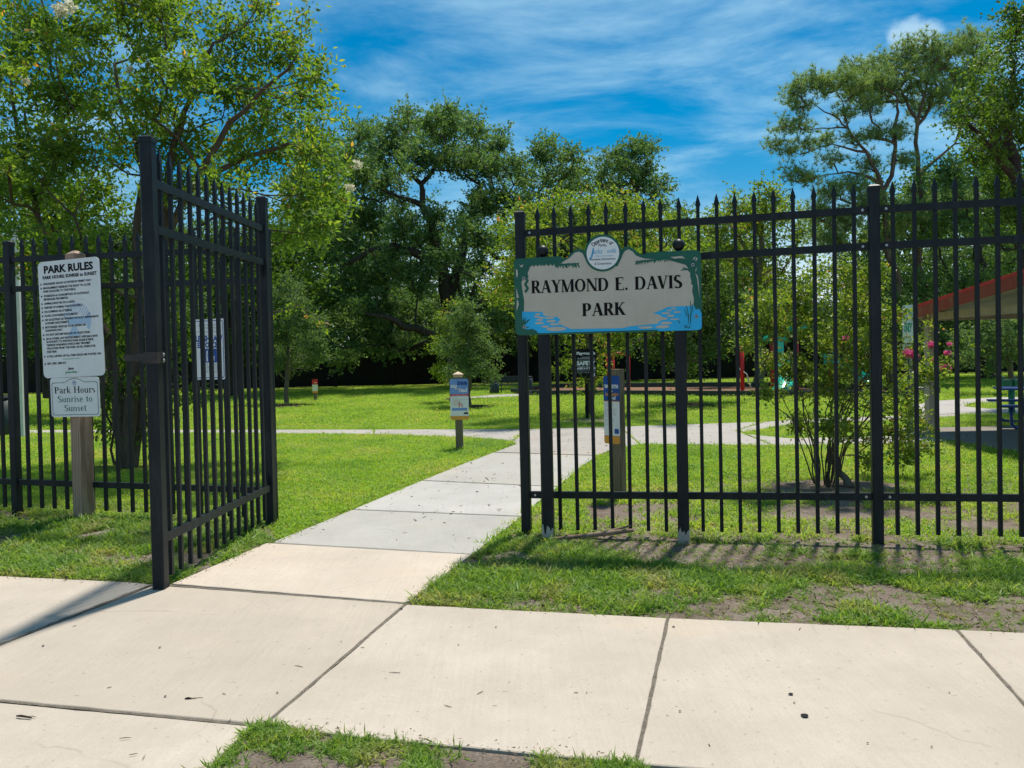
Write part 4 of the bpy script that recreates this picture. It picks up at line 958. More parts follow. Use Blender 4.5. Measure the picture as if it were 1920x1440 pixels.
def safety_sign():
    y = 16.6; c = P3(1099, 681, y)
    root = thing('playground_safety_sign', 'black playground safety board with white text seen under the park name sign', 'sign', (c.x, y, 0), 0)
    W, H = .425, .575; Z = c.z-H/2
    mb = MB(); mb.box(-.03, .03, 0.006, .05, -.05, Z+H*.8); mb.build('post', MAT['black_board'], root)
    bd = board(root, rrect(-W/2, W/2, Z, Z+H, .05), 0, .005, MAT['black_board'])
    f = Flat(); serif_w = W*.88
    f.text('Playgrounds', 0, Z+H*.80, H*.10, serif_w, bold=.04); f.text('SAFETY', 0, Z+H*.44, H*.13, serif_w, bold=.05); f.text('AGES 5-12 YEARS', 0, Z+H*.29, H*.065, serif_w, bold=.05)
    f.text('WE MAKE', 0, Z+H*.695, H*.03, W*.4); f.text('RECREATION PRODUCTS', 0, Z+H*.65, H*.035, W*.8)
    f.text('this playground is designed for children', 0, Z+H*.385, H*.03, serif_w); f.text('adult supervision is recommended', 0, Z+H*.225, H*.03, serif_w)
    f.rect(-W*.44, W*.44, Z+H*.61, Z+H*.616); f.rect(-W*.44, W*.44, Z+H*.17, Z+H*.176); f.text('S', W*.38, Z+H*.04, H*.09, bold=.05)
    f.build('lettering', MAT['white_ink'], bd, -.002)
safety_sign()
def parking_sign():
    x, y = G(1708, 851)
    root = thing('street_sign', 'narrow white board lettered ONLY in green on a thin grey metal post', 'sign', (x, y, 0), math.radians(-62))
    top = P3(1699, 572, y).z
    mb = MB(); mb.box(-.028, .028, .0, .012, -.05, top-.02); mb.box(-.028, -.02, -.018, 0, -.05, top-.02); mb.box(.02, .028, -.018, 0, -.05, top-.02); mb.build('post', MAT['galv'], root)
    W, Z1, Z0 = .15, top, P3(1699, 643, y).z
    bd = board(root, rrect(-W/2, W/2, Z0, Z1, .025), -.026, .004, MAT['sage'])
    f = Flat(); f.text('ONLY', 0, Z0+.14, .075, W*.72, bold=.06); f.ring(0, Z1-.13, .045, .06, 20, 0, PI*1.5); f.rect(-.06, .06, Z1-.245, Z1-.225); f.build('green_print', MAT['jax_green'], bd, -.0275)
    Za, Zb = P3(1699, 664, y).z, P3(1699, 646, y).z
    b2 = board(root, rrect(-W/2, W/2, Za, Zb, .006), -.026, .004, MAT['sage'], 'lower_board')
    f = Flat(); f.text('RESERVED', 0, Za+.075, .03, W*.85, bold=.03); f.text('PARKING', 0, Za+.03, .03, W*.8, bold=.03); f.build('lettering', MAT['grey_ink'], b2, -.0275)
parking_sign()
def red_sign():
    x, y = G(592, 751)
    root = thing('red_trail_sign', 'small red and white sign on a short post far across the lawn', 'sign', (x, y, 0), 0)
    wood_post(root, .09, .5, MAT['wood_dark'], 0, cap=False)
    k = y/1550; Z = P3(591, 737, y).z; H = 26*k; W = 10.5*k
    bd = board(root, rrect(-W/2, W/2, Z, Z+H, .02), -.052, .005, MAT['red_print'])
    f = Flat(); f.rect(-W/2, W/2, Z+H*.15, Z+H*.62); f.build('white_panel', MAT['white_board'], bd, -.0535)
    f = Flat(); f.rect(-W*.49, W*.49, Z+.01, Z+H*.15); f.build('orange_band', MAT['orange'], bd, -.0535)
    f = Flat(); f.text('run', W*.1, Z+H*.72, H*.10, W*.5, bold=.03); f.build('white_lettering', MAT['white_ink'], bd, -.0535)
red_sign()
# white pole behind the left fence
x, y = G(42, 821); wp = thing('white_pole', 'plain white pole standing in the lawn behind the left fence', 'pole', (x, y, 0))
mb = MB(); mb.bevbox(-.052, .052, -.052, .052, -.05, 3.75, .008); mb.build('shaft', MAT['white_paint'], wp)
mb = MB(); mb.bevbox(-.060, .060, -.060, .060, 3.75, 3.80, .008); mb.build('cap', MAT['white_paint'], wp)

# ------------------------------------------------------------------ bins, bench, playground, pavilion
def litter_bin(u, v, w, h, label, group=None):
    x, y = G(u, v); root = thing('litter_bin', label, 'bin', (x, y, 0))
    mb = MB(); mb.tube([(0, 0, 0), (0, 0, .05), (0, 0, h*.9)], [w*.42, w*.46, w*.5], 14); mb.build('body', MAT['dark_bench'], root)
    mb = MB(); mb.tube([(0, 0, h*.9), (0, 0, h*.93), (0, 0, h)], [w*.53, w*.53, w*.3], 14); mb.build('lid', MAT['black_board'], root)
litter_bin(927, 738, .36, .46, 'dark round litter bin at the left end of the far bench')
litter_bin(993, 735, .24, .55, 'dark round litter bin just right of the far bench')
litter_bin(4, 817, .50, .78, 'black litter bin at the left edge behind the fence')
def bench():
    x, y = G(957, 736); root = thing('park_bench', 'dark slatted park bench beside the far path', 'bench', (x, y, 0))
    L_ = .82; h = .30
    for i in range(3):
        mb = MB(); mb.box(-L_/2, L_/2, -.2+.11*i, -.11+.11*i, h-.02, h); mb.build('seat_slat', MAT['dark_bench'], root)
    for i in range(3):
        mb = MB(); mb.box(-L_/2, L_/2, .16, .18, h+.06+i*.075, h+.12+i*.075); mb.build('back_slat', MAT['dark_bench'], root)
    for sx in (-1, 1):
        mb = MB(); X = sx*(L_/2-.1); mb.box(X-.015, X+.015, -.18, -.15, 0, h-.02); mb.box(X-.015, X+.015, .13, .16, 0, h+.27); mb.box(X-.015, X+.015, -.15, .13, h-.05, h-.02); mb.build('leg_frame', MAT['dark_bench'], root)
bench()
# climbing set: red posts, green roof and slides
def playset():
    y = 25.5; k = y/1550
    o = P3(1440, 700, y); root = thing('playground_set', 'red and green climbing set with slides half hidden by the flowering shrub', 'playground', (o.x, y, 0))
    X = lambda u: P3(u, 700, y).x-o.x
    Z = lambda v, u=1450: P3(u, v, y).z
    posts = [(1391, 640, 0), (1408, 652, .9), (1450, 612, 0), (1470, 612, 1.2), (1495, 596, 0), (1520, 600, 1.2), (1567, 668, .4)]
    for u, v, dy in posts:
        mb = MB(); mb.tube([(X(u), dy, -.02), (X(u), dy, Z(v))], [.05, .05], 10); mb.build('red_post', MAT['red_steel'], root)
    # roof canopy
    for (cu, v, rw) in ((1463, 640, .46), (1507, 622, .40)):
        mb = MB(); cx = X(cu); z = Z(v); n = 16
        ring = [(cx+rw*math.cos(2*PI*i/n), .5+rw*math.sin(2*PI*i/n), z) for i in range(n)]; r2 = [(cx+rw*.6*math.cos(2*PI*i/n), .5+rw*.6*math.sin(2*PI*i/n), z+.20) for i in range(n)]
        mb.add(ring+r2+[(cx, .5, z+.32)], [(i, (i+1) % n, n+(i+1) % n, n+i) for i in range(n)]+[(n+i, n+(i+1) % n, 2*n) for i in range(n)]+[tuple(reversed(range(n)))], True)
        mb.build('roof_dome', MAT['green_plastic'], root)
    mb = MB(); mb.box(X(1450), X(1520), .0, 1.2, Z(702), Z(699)); mb.build('deck', MAT['dark_bench'], root)
    def slide(pts, w, mat, name):
        mb = MB(); pr = [(-w/2, .16), (-w/2-.03, .14), (-w/2+.02, 0), (w/2-.02, 0), (w/2+.03, .14), (w/2, .16)]
        vs = []; n = len(pr)
        for i, p in enumerate(pts):
            a = Vector(pts[max(0, i-1)]); b = Vector(pts[min(len(pts)-1, i+1)]); d = (b-a).normalized(); sx = Vector((d.y, -d.x, 0)); sx = sx.normalized() if sx.length > 1e-6 else Vector((0, 1, 0)); up = sx.cross(d)
            up = up if up.z > 0 else -up
            vs += [Vector(p)+sx*q[0]+up*q[1] for q in pr]
        fs = [(i*n+j, i*n+j+1, (i+1)*n+j+1, (i+1)*n+j) for i in range(len(pts)-1) for j in range(n-1)]
        mb.add(vs, fs, True); mb.build(name, mat, root)
    slide([(X(1462), -.1, Z(672)), (X(1456), -.8, Z(690)), (X(1446), -1.5, Z(708)), (X(1432), -2.0, Z(724)), (X(1414), -2.2, Z(730)), (X(1404), -2.2, Z(731))], .40, MAT['teal_plastic'], 'slide')
    slide([(X(1545), -.1, Z(668)), (X(1552), -.9, Z(688)), (X(1562), -1.5, Z(702)), (X(1575), -1.9, Z(714))], .40, MAT['teal_plastic'], 'slide')
    for u0, u1, v0, v1 in ((1450, 1470, 640, 690), (1545, 1556, 655, 685)):
        mb = MB(); mb.box(X(u0), X(u1), -.02, .03, Z(v1), Z(v0)); mb.build('side_panel', MAT['teal_plastic'], root)
    mb = MB()
    for i in range(5):
        z = Z(722-i*12); mb.tube([(X(1391), 0, z), (X(1408), .9, z)], [.02, .02], 6)
    mb.build('ladder_rungs', MAT['red_steel'], root)
    mb = MB(); mb.tube([(X(1408), 0, Z(728)), (X(1400), 0, Z(700)), (X(1386), 0, Z(690))], [.02]*3, 6); mb.build('grab_bar', MAT['white_paint'], root)
playset()
def swing():
    y = 26.0; o = P3(1150, 700, y); root = thing('climbing_frame', 'red steel climbing frame with a bent top bar beyond the small tree', 'playground', (o.x, y, 0))
    X = lambda u: P3(u, 700, y).x-o.x
    Z = lambda v: P3(1150, v, y).z
    for u in (1179, 1140, 1162, 1124):
        mb = MB(); dy = 0 if u in (1179, 1140) else 1.6; mb.tube([(X(u), dy, -.02), (X(u), dy, Z(668))], [.045, .045], 10); mb.build('post', MAT['red_steel'], root)
    for dy, (a, b) in ((0, (1140, 1179)), (1.6, (1124, 1162))):
        mb = MB(); mb.tube([(X(a)+(X(b)-X(a))*i/8, dy, Z(668)+.10*math.sin(PI*i/8)) for i in range(9)], [.035]*9, 8); mb.build('top_bar', MAT['red_steel'], root)
    for i in range(4):
        mb = MB(); xa = X(1140)+(X(1179)-X(1140))*i/3; xb = X(1124)+(X(1162)-X(1124))*i/3; mb.tube([(xa, 0, Z(668)+.05), (xb, 1.6, Z(668)+.05)], [.02, .02], 6); mb.build('rung', MAT['red_steel'], root)
swing()
def pavilion():
    o = (6.27, 12.95, 0)
    root = thing('picnic_pavilion', 'open picnic pavilion with a red metal roof and pale posts at the right edge', 'pavilion', o)
    # local axes as world; roof gable end faces left (-X); ridge runs in +X at dy=-3.6
    pm = MB(); pm.bevbox(-.07, .07, -.07, .07, 0.01, 1.83, .006); pmesh = pm.mesh('post', MAT['tan_paint'])
    for (x, y) in ((.24, -.10), (.24, -7.0), (4.6, -.10), (4.6, -7.0)): part('post', pmesh, root, (x, y, 0))
    for y in (-.10, -7.0):
        mb = MB(); mb.box(.10, 6.2, y-.05, y+.05, 1.72, 1.84); mb.build('beam', MAT['tan_paint'], root)
    for x in (.24, 4.6):
        mb = MB(); mb.box(x-.045, x+.045, -6.95, -.15, 1.73, 1.835); mb.build('cross_beam', MAT['tan_paint'], root)
    e0 = 1.77; rise = .40; R = -3.55; x1 = 6.4; x0 = -.12; y_b = .28; y_f = -7.4
    def zr(y): return e0+rise*(1-abs(y-R)/(y_b-R))
    for ya, yb in ((y_b, R), (y_f, R)):
        mb = MB(); A_ = [(x0, ya, zr(ya)), (x1, ya, zr(ya)), (x1, yb, zr(yb)), (x0, yb, zr(yb))]
        vs = A_+[(p[0], p[1], p[2]+.05) for p in A_]; mb.add(vs, [(0, 3, 2, 1), (4, 5, 6, 7), (0, 1, 5, 4), (1, 2, 6, 5), (2, 3, 7, 6), (3, 0, 4, 7)]); mb.build('soffit', MAT['soffit'], root)
        mb = MB(); vs = [(p[0]-.04 if p[0] < 0 else p[0], p[1], p[2]+.054) for p in A_]; vs += [(p[0], p[1], p[2]+.03) for p in vs]; mb.add(vs, [(0, 3, 2, 1), (4, 5, 6, 7), (0, 1, 5, 4), (1, 2, 6, 5), (2, 3, 7, 6), (3, 0, 4, 7)])
        rf = mb.build('roof', MAT['roof_red'], root)
        n = 16
        sm = MB()
        for i in range(n):
            X = x0+(x1-x0)*i/n; a = (X, ya, zr(ya)+.085); b = (X, yb, zr(yb)+.085); d = Vector(b)-Vector(a); M_ = Matrix.Translation(a) @ d.to_track_quat('X', 'Z').to_matrix().to_4x4(); sm.box(0, d.length, -.015, .015, 0, .025, M_)
        sm.build('roof_seam', MAT['roof_red'], rf)
        mb = MB(); d = Vector((0, yb-ya, zr(yb)-zr(ya))); a = Vector((x0-.02, ya, zr(ya)-.02)); M_ = Matrix.Translation(a) @ d.to_track_quat('X', 'Z').to_matrix().to_4x4()
        mb.box(0, d.length, -.016, .016, -.07, .085, M_); mb.build('fascia', MAT['fascia'], root)
    for i in range(18):
        mb = MB(); yy = y_b-.25-i*.4; mb.box(x0+.05, 3.5, yy-.004, yy+.004, zr(yy)-.012, zr(yy)-.002); mb.build('soffit_joint', MAT['tan_paint'], root) if False else None
    fl = g((1722, 804), (2300, 800)); 
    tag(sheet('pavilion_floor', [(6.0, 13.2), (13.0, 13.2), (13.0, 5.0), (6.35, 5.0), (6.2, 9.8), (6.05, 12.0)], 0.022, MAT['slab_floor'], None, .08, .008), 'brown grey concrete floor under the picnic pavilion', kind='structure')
pavilion()
def picnic_table():
    x, y = G(1896, 808); x += .0
    root = thing('picnic_table', 'dark blue steel picnic table under the pavilion at the right edge', 'table', (x, y, 0), -0.42)
    Lt = 1.8; sc = .84
    mb = MB(); mb.box(-.12, Lt, .45, 1.1, .60, .63); mb.build('table_top', MAT['blue_steel'], root)
    for yy in (-.05, 1.4):
        mb = MB(); mb.box(-.16, Lt, yy, yy+.26, .36, .39); mb.build('seat', MAT['blue_steel'], root)
    for X in (.02, Lt-.3):
        mb = MB(); mb.tube([(X, .08, .36), (X-.01, .06, .22), (X+.0, .06, .09), (X+.06, .10, .035), (X+.3, .2, .03), (X+.3, .7, .60)], [.024]*6, 8)
        mb.tube([(X, 1.53, .36), (X-.01, 1.55, .22), (X, 1.55, .09), (X+.06, 1.5, .035), (X+.3, 1.4, .03), (X+.3, .8, .60)], [.024]*6, 8); mb.build('leg_frame', MAT['blue_steel'], root)
picnic_table()
def fountain():
    x, y = G(1893, 775); root = thing('drinking_fountain', 'green drinking fountain with twin basins beyond the picnic table', 'fountain', (x, y, 0))
    z = P3(1895, 712, y).z; k = y/1550
    mb = MB(); mb.tube([(0.04, 0, 0), (0.04, 0, z-.14)], [.055, .055], 12); mb.build('pedestal', MAT['green_steel'], root)
    for X, w in ((-.09, .16), (.13, .18)):
        mb = MB(); mb.bevbox(X-w/2*1.15, X+w/2*1.15, -.12, .12, z-.15, z, .02); b = mb.build('basin', MAT['green_steel'], root)
        mb = MB(); mb.bevbox(X-w/2*.9, X+w/2*.9, -.09, .09, z+.001, z+.012, .02); mb.tube([(X, .05, z), (X, .04, z+.06), (X, -.0, z+.065)], [.012, .012, .008], 8); mb.build('spout', MAT['bolt'], b)
fountain()
# screened boundary fence in the shade of the trees
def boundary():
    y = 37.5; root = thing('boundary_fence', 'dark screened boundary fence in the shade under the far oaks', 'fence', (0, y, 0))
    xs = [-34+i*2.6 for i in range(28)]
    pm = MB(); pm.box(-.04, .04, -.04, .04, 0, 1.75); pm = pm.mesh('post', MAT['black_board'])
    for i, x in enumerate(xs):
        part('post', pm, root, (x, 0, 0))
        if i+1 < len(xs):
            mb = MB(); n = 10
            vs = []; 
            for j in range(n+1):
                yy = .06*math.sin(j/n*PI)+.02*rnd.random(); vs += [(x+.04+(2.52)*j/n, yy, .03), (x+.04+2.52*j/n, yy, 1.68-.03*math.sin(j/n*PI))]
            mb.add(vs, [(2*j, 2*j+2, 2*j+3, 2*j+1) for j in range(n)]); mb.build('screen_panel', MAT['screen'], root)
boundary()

# ------------------------------------------------------------------ trees
def leaf_mesh(name, centers, dirs, L, W, mat, tint=None, tri=False):
    n = len(centers); d = dirs/np.linalg.norm(dirs, axis=1, keepdims=True)
    ref = rng.normal(size=(n, 3)); s = np.cross(d, ref); s /= (np.linalg.norm(s, axis=1, keepdims=True)+1e-9)
    L = L[:, None]; W = W[:, None]
    if tri:
        vs = np.stack([centers-s*W/2, centers+s*W/2, centers+d*L], 1).reshape(-1, 3); k = 3
    else:
        nrm = np.cross(d, s)
        vs = np.stack([centers, centers+d*L*.45+s*W/2+nrm*W*.12, centers+d*L, centers+d*L*.45-s*W/2+nrm*W*.12], 1).reshape(-1, 3); k = 4
    me = bpy.data.meshes.new(name)
    me.vertices.add(n*k); me.vertices.foreach_set('co', vs.astype(np.float32).ravel())
    me.loops.add(n*k); me.loops.foreach_set('vertex_index', np.arange(n*k, dtype=np.int32))
    me.polygons.add(n); me.polygons.foreach_set('loop_start', np.arange(0, n*k, k, dtype=np.int32))
    try: me.polygons.foreach_set('loop_total', np.full(n, k, dtype=np.int32))
    except Exception: pass
    me.update(calc_edges=True)
    at = me.attributes.new('v', 'FLOAT', 'FACE'); at.data.foreach_set('value', (tint if tint is not None else rng.random(n)).astype(np.float32))
    me.materials.append(mat); return me
def skeleton(chains, targets, tip_r, pw=2.3, alpha=0.35, wig=0.10, rmax=None):
    """chains: list of [(Vector, r), ...]; targets: (n,3) array. Returns a MB with the limbs."""
    P = []; par = []; rad = []; plen = []
    for ch in chains:
        prev = -1
        for j, (p, r) in enumerate(ch):
            if j == 0:
                hit = [i for i, q in enumerate(P) if (q-p).length < 1e-4]
                if hit: prev = hit[0]; continue
            P.append(p); par.append(prev); rad.append(r); plen.append(0 if prev < 0 else plen[prev]+(p-P[prev]).length); prev = len(P)-1
    nfix = len(P)
    start = 1 if nfix > 1 else 0
    root = np.array(P[0])
    order = np.argsort(np.linalg.norm(targets-np.array(P[min(nfix-1, start)]), axis=1))
    A = np.array([tuple(p) for p in P]+[(0, 0, 0)]*(len(targets)*2+4)); PL = np.array(plen+[0.0]*(len(targets)*2+4)); ok = np.ones(len(A)); n = nfix
    low = A[:nfix, 2] < 0.25*(max(t[2] for t in targets)) if len(targets) else []
    pen = np.zeros(len(A)); 
    for i in range(nfix):
        if A[i, 2] < 0.12*targets[:, 2].max() and nfix > 3: pen[i] = 2.0
    for ti in order:
        t = targets[ti]; dist = np.linalg.norm(A[:n]-t, axis=1); cost = dist+alpha*PL[:n]+pen[:n]
        b = int(np.argmin(cost)); d = dist[b]
        if d > 0.05:
            mid = (A[b]+t)/2+rng.normal(size=3)*d*wig+np.array((0, 0, -d*0.04)); A[n] = mid; PL[n] = PL[b]+d/2; par.append(b); rad.append(0); n += 1
            A[n] = t; PL[n] = PL[n-1]+d/2; par.append(n-1); rad.append(0); n += 1
    acc = [0.0]*n; has = [False]*n
    for i in range(n-1, -1, -1):
        r = max(acc[i]**(1/pw) if acc[i] > 0 else tip_r, rad[i] if i < nfix else 0)
        if i >= nfix: rad[i] = r if rmax is None else min(r, rmax)
        else: rad[i] = max(rad[i], 0.004)
        if par[i] >= 0: acc[par[i]] += rad[i]**pw
    mb = MB()
    kids = [[] for _ in range(n)]
    for i in range(n):
        if par[i] >= 0: kids[par[i]].append(i)
    # tubes along longest-radius continuations
    done = [False]*n
    for i in range(n):
        if par[i] < 0 or True:
            for c in sorted(kids[i], key=lambda q: -rad[q]):
                if done[c]: continue
                ch = [i, c]; done[c] = True
                while True:
                    ks = [q for q in kids[ch[-1]] if not done[q]]
                    if not ks: break
                    q = max(ks, key=lambda q: rad[q]); done[q] = True; ch.append(q)
                pts = [Vector(A[q]) for q in ch]; rs = [rad[q] for q in ch]
                rs[0] = min(rs[0], rs[1]*1.25) if par[i] >= 0 else rs[0]
                k = 10 if rs[0] > .08 else (6 if rs[0] > .02 else 4)
                mb.tube(pts, rs, k, cap=False)
    return mb
def roughen(ch):
    out = [ch[0]]
    for (p, r), (q, r2) in zip(ch, ch[1:]):
        d = (q-p).length
        for k in (1, 2):
            t = k/3; out.append((p.lerp(q, t)+Vector(tuple(rng.normal(size=3)))*d*.035, r+(r2-r)*t))
        out.append((q, r2))
    return out
def tree(name, label, cat, D, stems, clumps, leaf, bark_m, sub=(0.30, 14), per=40, L=0.08, W=0.04, spread=0.20, depth=1.0, tip=0.006, tri=False, void=-.24, limb=1.0, group=None, droop=0.0, needles=False, bright_right=False, flower=None, blobs=None, alpha=0.35, light=None):
    """stems: pixel polylines [(px,py,r,dz)]; clumps (px,py,rpx,dz) at distance D; sub = (twig group size, groups per clump unit)"""
    ch = [[(P3(u, v, D+dz), r*limb) for (u, v, r, dz) in st_] for st_ in stems]
    ch = [roughen(c) for c in ch]
    base = ch[0][0][0].copy(); bx_, by_ = G(stems[0][0][0], stems[0][0][1]); 
    base.z = 0.0 if abs(base.z) < 0.35 else base.z
    base_w = Vector((base.x, base.y, 0))
    T = []; extra = []
    for c in clumps:
        if len(c) == 3 and c[2] > 12:
            for k in range(2):
                a = rng.uniform(-.3, PI+.3); extra.append((c[0]+c[2]*1.05*math.cos(a), c[1]-c[2]*.95*math.sin(a), c[2]*rng.uniform(.25, .42)))
    clumps = list(clumps)+extra
    for ci, c in enumerate(clumps):
        u, v, r, dz = c if len(c) == 4 else (*c, None)
        dz = rng.uniform(-depth, depth) if dz is None else dz
        ctr = P3(u, v, D+dz); rm = r/1550*(D+dz)
        n = max(3, int(sub[1]*(r/60.0)**1.6))
        q = rng.normal(size=(n, 3)); q /= np.linalg.norm(q, axis=1, keepdims=True); q *= rm*(rng.random((n, 1))**(1/2.2)); q[:, 2] *= 0.85
        T.append(q+np.array(ctr))
    T = np.concatenate(T); T[:, 2] = np.maximum(T[:, 2], 0.15)
    if void > -9:
        fq = .55/max(.1, spread*2.2); nn = np.array([mnoise.fractal(Vector(tuple(p*fq+11.3)), 1.0, 2.0, 3) for p in T]); T = T[nn > void]
    mb = skeleton(ch, T, tip, alpha=alpha)
    root = thing(name, label, cat, base_w, 0, group)
    ox, oy = base_w.x, base_w.y
    mb.v = [(a-ox, b-oy, max(c, -0.05)) for a, b, c in mb.v]
    mb.build('trunk', bark_m, root)
    m = len(T); cnt = rng.integers(int(per*.6), int(per*1.4)+1, m); idx = np.repeat(np.arange(m), cnt); n = len(idx)
    if needles:
        # tufts: bursts of needles round a few points of each twig group
        nt_ = 5; tp = T[:, None, :]+rng.normal(size=(m, nt_, 3))*np.array((spread, spread, spread*.55)); tp = tp.reshape(-1, 3)
        k = per; idx = np.repeat(np.arange(len(tp)), k); dirs = rng.normal(size=(len(idx), 3)); dirs[:, 2] += .7
        cen = tp[idx]; Ls = L*rng.uniform(.7, 1.2, len(idx)); Ws = np.full(len(idx), W); tint = np.clip(np.repeat(rng.random(len(tp)), k)*.7+rng.random(len(idx))*.3, 0, 1)
        me = leaf_mesh('crown', cen-np.array((ox, oy, 0)), dirs, Ls, Ws, leaf, tint, tri=True)
    else:
        KT = 6; td = rng.normal(size=(m, KT, 3)); td[:, :, 2] = td[:, :, 2]*.7+.15-droop*.5; td /= np.linalg.norm(td, axis=2, keepdims=True)
        td *= rng.uniform(.6, 1.3, (m, KT, 1)); tw = rng.integers(0, KT, n); dv = td[idx, tw]; tt = rng.random((n, 1))**.8
        off = dv*tt*spread*2.1+rng.normal(size=(n, 3))*spread*.13; cen = T[idx]+off
        dirs = dv*.8+rng.normal(size=(n, 3))*.62; dirs[:, 2] -= droop+.08
        gt = rng.random(m); tint = np.clip(gt[idx]*.45+rng.random(n)*.55, 0, 1)
        cen[:, 2] = np.maximum(cen[:, 2], 0.04)
        me = leaf_mesh('crown', cen-np.array((ox, oy, 0)), dirs, L*rng.uniform(.6, 1.25, n), W*rng.uniform(.7, 1.2, n), leaf, tint, tri=tri)
    NL.append((label[:30], n, m)); part('crown', me, root)
    if flower:
        fm, pts_ = flower
        for (u, v, rpx, dz) in pts_:
            c = P3(u, v, D+dz); rr = rpx/1550*(D+dz); nn = 150
            q = rng.normal(size=(nn, 3)); q /= np.linalg.norm(q, axis=1, keepdims=True); q *= rr*(rng.random((nn, 1))**.5); q[:, 2] *= .8
            part('blossom', leaf_mesh('blossom', q+np.array((c.x-ox, c.y-oy, c.z)), rng.normal(size=(nn, 3)), np.full(nn, rr*.42), np.full(nn, rr*.36), fm), root)
    return root

NL = []
# big crape myrtle left
tree('crape_myrtle', 'large spreading crape myrtle with pale blossoms, towering over the open gate', 'tree', 10.6,
     [[(243, 876, .11, 0), (222, 760, .085, 0), (205, 640, .07, .2), (120, 470, .05, .3), (40, 300, .03, .5), (20, 130, .018, .4)],
      [(243, 876, .11, 0), (246, 740, .08, -.1), (262, 560, .06, 0), (270, 330, .045, .2), (215, 120, .02, .4)],
      [(243, 876, .11, 0), (262, 740, .08, .2), (295, 500, .065, .3), (320, 300, .05, .3), (345, 210, .035, .2), (400, 80, .018, 0)],
      [(295, 500, .065, .3), (350, 360, .05, -.2), (430, 230, .035, -.4), (540, 130, .018, -.6)],
      [(350, 360, .05, -.2), (430, 310, .04, .2), (540, 270, .025, .4), (620, 300, .014, .4)],
      [(243, 876, .11, 0), (228, 770, .07, .4), (165, 560, .05, .8), (95, 420, .035, 1.0)]],
     [(30, 40, 75), (150, 60, 75), (265, 35, 75), (370, 50, 75), (470, 70, 60), (545, 110, 50), (80, 160, 80), (200, 165, 75), (310, 150, 80), (415, 165, 75), (510, 185, 60), (585, 190, 45),
      (30, 270, 80), (140, 275, 75), (240, 260, 70), (330, 265, 60), (430, 265, 62), (520, 275, 58), (598, 270, 42), (30, 390, 70), (120, 380, 65), (230, 370, 50), (420, 370, 45), (500, 360, 50), (570, 370, 45), (625, 330, 32),
      (590, 430, 36), (640, 385, 22), (535, 440, 32), (60, 480, 60), (150, 490, 55), (-60, 100, 90), (-80, 300, 90), (340, 360, 40), (625, 240, 28), (560, 45, 24), (445, -30, 60), (230, -60, 80), (60, -80, 80)],
     MAT['leaf_myrtle'], MAT['bark_myrtle'], sub=(.3, 58), limb=.95, void=-.09, per=28, L=.082, W=.036, spread=.13, depth=1.4, tip=.003,
     flower=(MAT['white_petal'], [(668, 308, 11, .2), (655, 352, 10, .2), (575, 395, 9, 0), (535, 345, 8, -.5), (112, 20, 16, 0), (130, 12, 14, .2), (243, 130, 9, 0), (48, 150, 9, 0)]))
# low shoots round its trunks
tree('bush', 'dark leafy undergrowth shoots crowding the crape myrtle trunks behind the left fence', 'shrub', 10.9,
     [[(215, 872, .02, 0), (200, 780, .015, 0), (190, 700, .01, 0)], [(215, 872, .02, 0), (250, 780, .015, 0), (262, 690, .01, 0)]],
     [(190, 640, 50), (240, 660, 45), (120, 620, 45), (200, 730, 38), (262, 740, 34), (300, 690, 34), (220, 800, 22), (262, 810, 20), (180, 560, 50), (250, 580, 45), (320, 640, 34), (350, 730, 26), (290, 600, 40)],
     MAT['leaf_right'], MAT['bark_myrtle'], sub=(.3, 36), per=26, L=.085, W=.030, spread=.14, depth=.5, tip=.004, droop=.8)
# hanging bright sprig right of the gate
tree('hanging_sprig', 'bright yellow green sprig reaching out just right of the gate posts', 'branch', 8.6,
     [[(440, 560, .012, .5), (500, 588, .008, .2), (560, 572, .006, 0), (600, 600, .004, 0), (618, 618, .003, 0)]],
     [(520, 590, 8, 0), (545, 578, 8, 0), (568, 580, 8, 0), (585, 592, 7, 0), (600, 603, 6, 0), (612, 614, 5, 0), (490, 588, 8, .1)],
     MAT['leaf_bright'], MAT['bark_myrtle'], sub=(.1, 30), per=5, L=.055, W=.030, spread=.035, depth=.0, tip=.002, droop=.6)
# trees at the left, further back
tree('oak_tree', 'broad green tree behind the left fence and the white pole', 'tree', 21,
     [[(95, 745, .18, 0), (90, 640, .15, 0), (70, 520, .10, 0), (40, 400, .06, 0)], [(90, 640, .15, 0), (140, 520, .08, .5), (190, 430, .05, .5)]],
     [(-60, 380, 90), (30, 420, 80), (130, 430, 75), (220, 450, 60), (10, 540, 75), (110, 540, 60), (200, 540, 50), (-80, 520, 80), (60, 620, 50), (-40, 640, 50), (160, 630, 45), (300, 500, 50), (310, 580, 45)],
     MAT['leaf_wood'], MAT['bark_oak'], sub=(.3, 34), per=60, L=.12, W=.085, spread=.34, depth=2.0, tip=.010, tri=True)
tree('oak_tree', 'light green tree seen through the gate pickets, left of the first sapling', 'tree', 30,
     [[(440, 740, .20, 0), (436, 640, .16, 0), (430, 560, .12, 0), (400, 480, .06, 0)], [(430, 560, .12, 0), (480, 480, .06, 1)]],
     [(400, 480, 70), (480, 470, 60), (540, 470, 50), (380, 570, 60), (460, 580, 55), (530, 560, 50), (350, 500, 50), (420, 650, 40), (500, 640, 40), (560, 530, 35), (340, 620, 40)],
     MAT['leaf_right'], MAT['bark_oak'], sub=(.3, 44), per=56, L=.14, W=.10, spread=.42, depth=2.5, tip=.012, tri=True)
